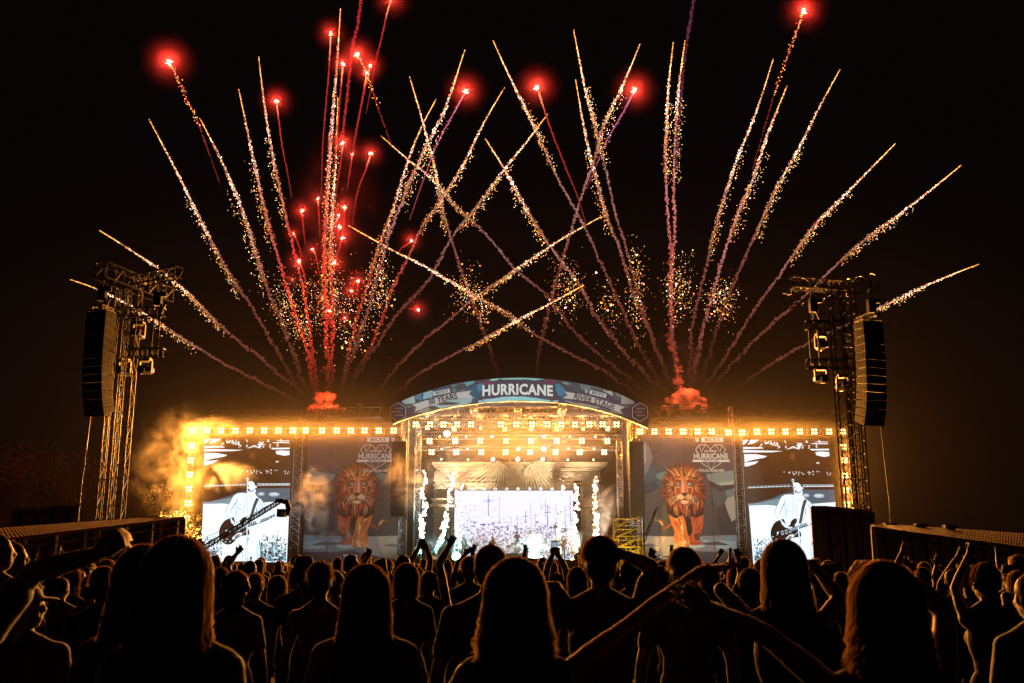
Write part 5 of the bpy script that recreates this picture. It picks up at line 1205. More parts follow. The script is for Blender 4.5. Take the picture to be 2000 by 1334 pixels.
# two dim trails whose flares are above the picture
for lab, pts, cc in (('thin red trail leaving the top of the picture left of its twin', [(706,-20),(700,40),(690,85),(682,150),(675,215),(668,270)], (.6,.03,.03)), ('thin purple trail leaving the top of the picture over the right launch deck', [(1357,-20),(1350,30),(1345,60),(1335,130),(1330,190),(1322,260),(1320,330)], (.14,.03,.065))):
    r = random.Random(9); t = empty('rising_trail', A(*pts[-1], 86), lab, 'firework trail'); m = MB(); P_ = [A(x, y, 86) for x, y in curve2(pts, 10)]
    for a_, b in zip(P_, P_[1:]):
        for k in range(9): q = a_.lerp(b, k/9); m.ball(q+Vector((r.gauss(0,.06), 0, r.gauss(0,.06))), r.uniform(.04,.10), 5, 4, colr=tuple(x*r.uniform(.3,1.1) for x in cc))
    m.build('ember_smoke_trail', M_spark, t)['kind'] = 'stuff'  # trail smoke given a glow of its own in its colour
# ---- crackling gold bursts
BR = [((640,585),(70,75),900,'large crackling burst of gold and white stars over the left launch deck',.35),((555,590),(30,55),260,'crackling gold burst at the left edge of the red cluster',0),((740,560),(30,75),420,'crackling gold burst right of the red cluster',0),
 ((915,570),(34,45),260,'crackling gold burst left of the arch centre',0),((945,610),(14,30),90,'small pale burst on the crossing trails over the arch',0),((1110,560),(40,62),330,'crackling gold burst right of the arch centre',0),((1245,570),(22,95),300,'tall narrow crackling gold burst over the right end of the arch',0),
 ((1325,560),(30,65),430,'crackling gold burst around the two upright comets',0),((1410,590),(32,45),330,'crackling gold burst over the right wing',0),((590,640),(22,40),160,'pale crackling burst low on the left',0),((690,640),(34,60),160,'sparse crackling burst low right of the cluster',0),((1190,600),(30,60),130,'sparse gold burst between arch centre and right end',0)]
for i, (cc_, rr_, n, lab, rd) in enumerate(BR):
    r = random.Random(700+i); p = A(*cc_, 84); t = empty('crackle_burst', p, lab, 'firework burst', 'crackling bursts'); m = MB()
    for k in range(int(n*.95)):
        q = A(cc_[0]+r.gauss(0, rr_[0]*.5), cc_[1]+r.gauss(0, rr_[1]*.5), 84+r.gauss(0,1.5)); big = r.random() < .025
        cq = (5,1.8,.28) if r.random() < .7 else PALE
        if r.random() < rd: cq = (2.4,.3,.15)
        m.octa(q, r.uniform(.05,.09) if big else r.choice([.011,.015,.02,.028]), tuple(x*r.uniform(.5,1.3)*(1.0) for x in cq))
    m.build('stars', M_spark, t)['kind'] = 'stuff'
# ---- red lit smoke puffs on the launch decks and the twisting column
M_rsm = smokemat('coloured_smoke', (.95,.45,.33), 3.6, nz=1.7)
def puff(px, py, w_, h_, Y, n, label, seed):
    r = random.Random(seed); m = MB()
    for i in range(n):
        a_ = r.random(); x = px+r.gauss(0, w_*.28)*(1.1-.5*a_); y = py-h_*a_**1.3; p = A(x, y, Y+r.gauss(0,.4))
        m.ball(p, r.uniform(.16,.42), 9, 6, sc3=(1,1,.85))
    return tag(remesh(m, .07, 'smoke_puff', M_rsm, None, 1), label, 'smoke', 'coloured smoke puffs on the launch decks')
puff(633,800,44,30,79,90,'red orange smoke puff on the left launch deck',1); puff(1340,800,60,38,79,130,'red orange smoke puff on the right launch deck',2)
jet([(1311,640),(1308,665),(1316,690),(1326,720),(1322,745),(1330,770),(1332,790)], 80, .20, 'twisting red lit smoke column rising from the right launch deck', 31, 'smoke_column', M_rsm, None, .14, .6, 'smoke column', .05)
for i, (px, py, e, cc) in enumerate(((640,770,1500,(1,.15,.05)),(1350,735,2000,(1,.20,.07)))):
    l = bpy.data.lights.new('launch_glow', 'POINT'); l.energy = e; l.color = cc; l.shadow_soft_size = .3; lo = bpy.data.objects.new('launch_glow', l); col.objects.link(lo); lo.location = A(px, py, 77)  # bare lights added to redden the launch smoke, no flame modelled
# ================================================================ PEOPLE
def fab(name, ramp, rough=.8):
    m = mat(name, (.1,.1,.1), rough); nt = m.node_tree; p = nt.nodes['Principled BSDF']; oi = nt.nodes.new('ShaderNodeObjectInfo'); cr_ = nt.nodes.new('ShaderNodeValToRGB')
    cr_.color_ramp.interpolation = 'CONSTANT'
    for i, c_ in enumerate(ramp):
        el = cr_.color_ramp.elements[i] if i < 2 else cr_.color_ramp.elements.new(i/len(ramp))
        el.position = i/len(ramp); el.color = (*c_, 1)
    nt.links.new(oi.outputs['Random'], cr_.inputs[0])
    nz = nt.nodes.new('ShaderNodeTexNoise'); nz.inputs['Scale'].default_value = 9; tc = nt.nodes.new('ShaderNodeTexCoord'); nt.links.new(tc.outputs['Object'], nz.inputs['Vector'])
    b = nt.nodes.new('ShaderNodeBump'); b.inputs['Strength'].default_value = .5; b.inputs['Distance'].default_value = .02; nt.links.new(nz.outputs[0], b.inputs['Height']); nt.links.new(b.outputs[0], p.inputs['Normal'])
    p.inputs['Sheen Weight'].default_value = .9; p.inputs['Sheen Roughness'].default_value = .65
    nt.links.new(cr_.outputs[0], p.inputs['Base Color']); return m
M_shirt = fab('cotton_shirt', [(.03,.03,.035),(.16,.15,.14),(.02,.03,.06),(.10,.03,.03),(.05,.06,.04),(.012,.012,.014),(.3,.29,.27)])
M_pants = fab('denim', [(.03,.04,.07),(.012,.012,.014),(.08,.07,.055),(.05,.06,.08)])
def skinmat(name, c_):
    m = mat(name, c_, .48, noise_amt=.12, noise_scale=14); p = m.node_tree.nodes['Principled BSDF']; p.inputs['Sheen Weight'].default_value = 1; p.inputs['Sheen Roughness'].default_value = .55; return m
M_skin = skinmat('skin', (.42,.24,.16))
def hairmat(name, c_, tc_):
    m = mat(name, c_, .38); nt = m.node_tree; N = nt.nodes.new; p = nt.nodes['Principled BSDF']
    p.inputs['Sheen Weight'].default_value = 1; p.inputs['Sheen Roughness'].default_value = .35; p.inputs['Sheen Tint'].default_value = (*[min(1, x*1.5+.1) for x in tc_], 1)
    t = N('ShaderNodeBsdfTranslucent'); t.inputs[0].default_value = (*tc_, 1); m1 = N('ShaderNodeMixShader'); m1.inputs[0].default_value = .7
    nt.links.new(p.outputs[0], m1.inputs[1]); nt.links.new(t.outputs[0], m1.inputs[2]); nt.links.new(m1.outputs[0], nt.nodes['Material Output'].inputs[0]); return m
def strandmat(m):
    m = m.copy(); m.name = 'loose_'+m.name; nt = m.node_tree; o_ = nt.nodes['Material Output']; l = o_.inputs[0].links[0].from_socket
    tr = nt.nodes.new('ShaderNodeBsdfTransparent'); mx_ = nt.nodes.new('ShaderNodeMixShader'); mx_.inputs[0].default_value = .33
    nt.links.new(l, mx_.inputs[1]); nt.links.new(tr.outputs[0], mx_.inputs[2]); nt.links.new(mx_.outputs[0], o_.inputs[0]); return m
H_bl = hairmat('blond_hair', (.34,.20,.08), (.95,.62,.28)); H_br = hairmat('brown_hair', (.09,.045,.02), (.75,.40,.17)); H_bk = hairmat('black_hair', (.02,.014,.01), (.40,.22,.12))
HM = {'blond': H_bl, 'brown': H_br, 'black': H_bk}; HS = {k: strandmat(v) for k, v in HM.items()}
def cap_(m, a, b, ra, rb, n=10):
    a = Vector(a); b = Vector(b); m.tube(a, b, ra, n, rb); m.ball(a, ra, n, 8); m.ball(b, rb, n, 8)
def hand_(m, w_, d, up, kind, side, k=1.0, fr=.0088):
    """palm with five fingers at the wrist w_, pointing along d; up = direction the back of the hand faces"""
    d = Vector(d).normalized(); up = Vector(up); up = (up-d*up.dot(d)).normalized(); s_ = d.cross(up).normalized()*side
    w_ = Vector(w_); pm = MB_(); M3 = Matrix((s_, d, up)).transposed()
    m.ball(w_+d*.05*k, .05*k, 10, 8, sc3=(.80,1.0,.33), M=M3); m.ball(w_+d*.075*k, .04*k, 10, 8, sc3=(1.0,.7,.33), M=M3); cap_(m, w_-d*.01, w_+d*.03*k, .024*k, .026*k, 8)
    L_ = (.074,.082,.077,.060); spread = {'open': .30, 'relaxed': .10, 'horns': .16, 'point': .08, 'fist': .05, 'flat': .05}[kind]
    for i in range(4):
        off = (i-1.5)*-.021*k; p = w_+d*(.092-.004*abs(i-1.2))*k+s_*off; ang = -(i-1.5)*spread
        fd = (d*math.cos(ang)+s_*math.sin(ang)).normalized()
        curl = {'open': .10, 'relaxed': .38, 'flat': .08, 'fist': 1.35, 'horns': (.08 if i in (0,3) else 1.4), 'point': (.05 if i == 0 else 1.35)}[kind]+.05*i*(kind == 'relaxed')
        fl = fd; r_ = fr*k*(1.05-.06*i)
        for q in range(3):
            ln = L_[i]*k*(.46,.30,.24)[q]; fl = (fl*math.cos(curl)-up*math.sin(curl)).normalized(); e = p+fl*ln; cap_(m, p, e, r_, r_*.9, 7); p = e; r_ *= .9
    tb = w_+d*.03*k+s_*.030*k; td = (s_*.8+d*.75-up*.25).normalized() if kind in ('open','flat') else (s_*.35+d*.8-up*.5).normalized()
    if kind in ('fist','horns','point'): td = (-s_*.1+d*.55-up*.8).normalized()
    e = tb+td*.042*k; cap_(m, tb, e, .0135*k, .011*k, 7); td2 = (td*.9+d*.35).normalized(); cap_(m, e, e+td2*.03*k, .0105*k, .0085*k, 7)
MB_ = MB
ARM = {'down': ((.255,.00,1.13),(.275,.07,.88),'relaxed'), 'up': ((.30,.10,1.60),(.27,.14,1.86),'open'), 'wide': ((.42,.10,1.58),(.58,.12,1.80),'open'), 'horns': ((.27,.16,1.55),(.20,.18,1.82),'horns'), 'fist': ((.25,.18,1.60),(.22,.20,1.87),'fist'), 'phone': ((.22,.24,1.45),(.055,.34,1.70),'flat'), 'front': ((.25,.14,1.20),(.13,.30,1.22),'relaxed'), 'point': ((.24,.2,1.6),(.22,.24,1.86),'point')}
def build_person(name, female=False, hair='short', hc='brown', arms=('down','down'), sleeves='short', voxel=.014, strands=0, seed=0, head_yaw=0.0, lean=0.0, fat=1.0, face_detail=True, loc=None, top=1.76, shirt_m=None, pants=True, hat=None, split=False, waist_bare=False, hk=1.0):
    r = random.Random(seed); sw = (.165 if female else .185)*fat; hw = (.10 if female else .09)
    def body(m, g, part):
        if part in ('body', 'shirt'):
            m.ball((0,0,1.27), 1, 14, 10, sc3=(.150*fat+g,.100*fat+g,.225+g)); m.ball((0,-.005,1.10), 1, 14, 10, sc3=((.118 if female else .132)*fat+g,.092*fat+g,.18+g))
            cap_(m, (-sw+.03,-.005,1.405), (sw-.03,-.005,1.405), .058+g, .058+g, 12)
            for s_ in (-1, 1): cap_(m, (s_*sw*.75,-.005,1.42), (s_*.035,-.01,1.485), .045+g, .045+g*.6)
            if female:
                for s_ in (-1, 1): m.ball((s_*.07,.085,1.27), .062+g, 10, 8)
            else:
                for s_ in (-1, 1): m.ball((s_*.07,-.055,1.33), .075+g, 10, 8)
        if part in ('body', 'pants') and (part == 'body' or pants): m.ball((0,-.01,.95), 1, 14, 10, sc3=((.162 if female else .15)*fat+g,.112*fat+g,.14+g))
        if part == 'shirt' and not waist_bare: m.ball((0,-.005,1.0), 1, 14, 10, sc3=((.152 if female else .15)*fat+g,.108*fat+g,.13+g))
        if part == 'body' or part == 'pants':
            for s_ in (-1, 1):
                cap_(m, (s_*hw,-.005,.90), (s_*(hw+.01),.015,.50), .083*fat+g, .056+g); cap_(m, (s_*(hw+.01),.015,.50), (s_*(hw+.015),-.015,.10), .056+g, .037+g*1.6)
                m.ball((s_*(hw+.012),-.035,.36), 1, 8, 6, sc3=(.05+g,.05+g,.11))
                if part == 'body': cap_(m, (s_*(hw+.015),-.02,.055), (s_*(hw+.03),.12,.035), .040, .030)
    m = MB(); body(m, 0, 'body')
    cap_(m, (0,-.015,1.44), (0,.0,1.56), .056 if not female else .047, .052 if not female else .044)
    Ry = Matrix.Rotation(head_yaw, 3, 'Z'); hc0 = Vector((0,.005,0))
    def H(v): q = Ry @ (Vector(v)-hc0); return q+hc0
    def hb(c_, s3): m.ball(H(c_), 1, 14, 10, sc3=s3, M=Ry)
    hb((0,.0,1.655), (.074,.093,.102)); hb((0,.035,1.605), (.060,.062,.075)); hb((0,.055,1.565), (.036,.040,.030)); hb((0,.070,1.64), (.052,.028,.045))
    m.path([H((0,.090,1.665)), H((0,.112,1.632)), H((0,.100,1.618))], [.008,.015,.012], 6)
    for s_ in (-1, 1):
        hb((s_*.077,-.002,1.636), (.011,.021,.032)); hb((s_*.030,.088,1.655), (.014,.010,.009)); hb((s_*.040,.080,1.615), (.022,.02,.022))
    hb((0,.094,1.590), (.024,.010,.007)); hb((0,.092,1.580), (.020,.010,.007)); hb((0,.084,1.668), (.045,.014,.010))
    A_ = []
    for s_, a_ in ((-1, arms[0]), (1, arms[1])):
        if isinstance(a_, str): el, wr, kd = ARM[a_]; el = Vector((el[0]*s_*(sw/.185), el[1], el[2])); wr = Vector((wr[0]*s_*(sw/.185), wr[1], wr[2])); hd = None; up_ = None
        else: el, wr, kd = Vector(a_[0]), Vector(a_[1]), a_[2]; hd = a_[3] if len(a_) > 3 else None; up_ = a_[4] if len(a_) > 4 else None
        sh = Vector((s_*sw, -.005, 1.405)); A_.append((sh, el, wr)); k_ = .9 if female else 1.0
        m.ball(sh, .056*k_, 10, 8); cap_(m, sh, el, .050*k_*fat**.5, .039*k_, 12); cap_(m, sh.lerp(el, .35), sh.lerp(el, .65), .050*k_, .046*k_)
        cap_(m, el, el.lerp(wr, .35), .040*k_, .041*k_); cap_(m, el.lerp(wr, .3), wr, .041*k_, .0265*k_, 12)
        d = Vector(hd) if hd else (wr-el).normalized()
        up = Vector(up_) if up_ else (Vector((0,-1,0)) if abs(d.y) < .8 else Vector((0,0,1)))
        hand_(m, wr, d, up, kd, -s_ if d.z > -.3 else s_, 1.0 if not female else .93, max(.0088, voxel*.72))
    root = remesh(m, voxel, name, M_skin, None)
    sv = MB(); g = .013; body(sv, g, 'shirt')
    for (sh, el, wr) in A_:
        if sleeves == 'none': sv.ball(sh*.97+Vector((0,0,.04)), .04, 8, 6); continue
        e2 = sh.lerp(el, .62 if sleeves == 'short' else 1); k_ = .9 if female else 1
        sv.ball(sh, .066*k_, 10, 8); cap_(sv, sh, e2, (.062)*k_, (.058 if sleeves == 'short' else .052)*k_)
        if sleeves == 'long': cap_(sv, el, el.lerp(wr, .93), .052*k_, .038*k_)
    if sleeves != 'bare': remesh(sv, max(.012, voxel), 'shirt' if sleeves != 'none' else 'sleeveless_top', shirt_m or M_shirt, root, 2)
    pb = MB(); body(pb, .014, 'pants'); remesh(pb, max(.014, voxel), 'trousers', M_pants, root, 2)
    # hair
    hm = HM[hc]; hv = MB()
    def hh(c_, s3): hv.ball(H(c_), 1, 16, 12, sc3=s3, M=Ry)
    if hat != 'cap' or hair in ('long', 'bob'):
        hh((0,-.012,1.672), (.083,.098,.098)); hh((0,-.035,1.635), (.082,.075,.075))
        if hair == 'short': hh((0,-.042,1.605), (.069,.055,.052))
        if hair == 'curly': 
            for i in range(46):
                a_ = r.uniform(0,6.28); b_ = r.uniform(-.5,1.5); hh((.09*math.cos(a_)*math.cos(b_), -.03+.10*math.sin(a_)*math.cos(b_)*(.6 if math.sin(a_) > 0 else 1), 1.66+.10*math.sin(b_)), (r.uniform(.022,.034),)*3)
            hh((0,-.06,1.58), (.085,.05,.09))
        if hair == 'bun': hh((0,-.05,1.765), (.042,.042,.040)); hh((0,-.05,1.60), (.06,.05,.05))
        if hair == 'ponytail': hh((0,-.11,1.69), (.03,.035,.035)); cap_(hv, H((0,-.13,1.68)), H((0,-.125,1.50)), .03, .015)
        if hair == 'bob': hh((0,-.025,1.60), (.095,.088,.09)); hh((-.07,0,1.57), (.028,.05,.06)); hh((.07,0,1.57), (.028,.05,.06))
        if hair == 'long':
            if split:
                for s_ in (-1, 1): hh((s_*.055,-.03,1.60), (.030,.05,.07))
                hh((0,-.055,1.58), (.078,.048,.11)); hh((0,-.075,1.48), (.05,.03,.08))
            else:
                hh((0,-.045,1.57), (.080*hk,.068,.13)); hh((0,-.075,1.44), (.082*hk,.045,.14)); hh((0,-.08,1.36), (.070*hk,.036,.11))
    else: hh((0,-.03,1.615), (.079,.078,.062))
    ho = remesh(hv, max(.009, voxel*.8), 'hair', hm, root, 4)
    if strands:
        st_ = MB(); mf = .0015
        for i in range(int(strands*1.5)):
            a_ = r.uniform(0, 2*math.pi); fly = (r.random() < .6); offr = 1.0+(.02+(.34 if split else .24)*r.random()**1.5 if fly else .035*r.random())
            fy = math.sin(a_); thm = 1.62 if fy < .25 else .95; pts = []
            ph = r.uniform(0, 6.28); c0 = Vector((0,-.014,1.672))
            for q in range(8):
                th = .08+thm*q/7; rr = (.086*offr, .101*offr, .101*offr)
                pts.append(c0+Vector((rr[0]*math.sin(th)*math.cos(a_), rr[1]*math.sin(th)*fy, rr[2]*math.cos(th)))+Vector((r.gauss(0,.0015), r.gauss(0,.0015), r.gauss(0,.0015))))
            if hair == 'long' and fy < .25:
                p = pts[-1].copy(); Lh = r.uniform(.20,.36)*(1 if not split else .62); ox = (math.copysign(1, p.x)*.010 if split else .012*p.x/.08)
                am = .006+.016*split
                for q in range(1, 10):
                    t_ = q/9; pts.append(p+Vector((ox*t_+am*math.sin(ph+t_*9)*t_+(r.gauss(0,.006) if fly else 0)*t_+.12*p.x*t_*(hk-.8), (-.045 if not split else .0)*t_+am*math.cos(ph+t_*8)*t_, -Lh*t_)))
                    if split and abs(pts[-1].x) < .055: pts[-1].x = math.copysign(.055+.02*r.random(), p.x)
            elif hair == 'bob' and fy < .4:
                p = pts[-1].copy()
                for q in range(1, 5): pts.append(p+Vector((.004*math.sin(ph+q), 0, -.03*q)))
            elif hair == 'short': pts = pts[:r.randint(3, 8)]
            pts = [H(p) for p in pts]
            if hair == 'short' or (fly and r.random() < .35): k0 = len(pts)-1; pts[-1] = pts[-1]+(pts[-1]-H(c0)).normalized()*r.uniform(.003,.014)
            st_.path(pts, [mf*1.4]*(len(pts)-1)+[mf*.3], 3)
        st_.build('loose_strands', HS[hc], ho)['kind'] = 'stuff'
    if hat == 'cap':
        c_ = MB(); c_.ball(H((0,-.008,1.685)), 1, 18, 12, sc3=(.088,.102,.092), M=Ry); c_.ball(H((0,.10,1.685)), 1, 14, 8, sc3=(.072,.085,.010), M=Ry); c_.ball(H((0,-.008,1.778)), .008, 8, 6)
        remesh(c_, .009, 'cap', M_shirt, root, 2)
    if hat in ('brim', 'cowboy'):
        c_ = MB(); c_.path([H((0,-.008,1.70)), H((0,-.008,1.76)), H((0,-.008,1.805)), H((0,-.008,1.812))], [.092,.086,.070,.02], 20)
        n = 32; vs = []
        for j, (rr, zz) in enumerate(((.085,1.705),(.125,1.70),(.175,1.703))):
            for i in range(n): a_ = 2*math.pi*i/n; lift = (.055 if hat == 'cowboy' else -.02)*(abs(math.cos(a_))**2)*((rr-.085)/.09)**1.5; vs.append(H((rr*math.cos(a_), -.008+rr*1.1*math.sin(a_), zz+lift)))
        c_.add(vs, [(j*n+i, j*n+(i+1) % n, (j+1)*n+(i+1) % n, (j+1)*n+i) for j in range(2) for i in range(n)])
        c_.build('hat', M_cloth, root, smooth=True)
    if loc: root.location = loc
    return root
def gz(Y): return -.007*max(0, Y-8)
def place_px(px, pytop, Y, **kw):
    """a person whose crown shows at px, pytop when standing Y metres away; arm joints may be photo pixels (px, py, depth offset)"""
    p = A(px, pytop, Y); g0 = gz(Y); topz = {'cap': 1.785, 'brim': 1.81, 'cowboy': 1.81}.get(kw.get('hat'), 1.772 if kw.get('hair') != 'bun' else 1.80)
    s_ = (p.z-g0)/topz; base = Vector((p.x, Y, g0)); arms = list(kw.pop('arms', ('down', 'down')))
    def loc_(q): w_ = A(q[0], q[1], Y+(q[2] if len(q) > 2 else 0)); v = (w_-base)/s_; return tuple(v)
    for i in (0, 1):
        a_ = arms[i]
        if not isinstance(a_, str):
            el = loc_(a_[0]); wr = loc_(a_[1]); hd = None
            if len(a_) > 3 and a_[3]: h_ = loc_(a_[3]); hd = tuple(Vector(h_)-Vector(wr))
            arms[i] = (el, wr, a_[2], hd, a_[4] if len(a_) > 4 else None)
    label = kw.pop('label'); group = kw.pop('group', None); yaw = kw.pop('yaw', 0)
    o = build_person('person', arms=arms, **kw); o.location = base; o.scale = (s_,)*3; o.rotation_euler.z = yaw
    tag(o, label, 'person', group); return o
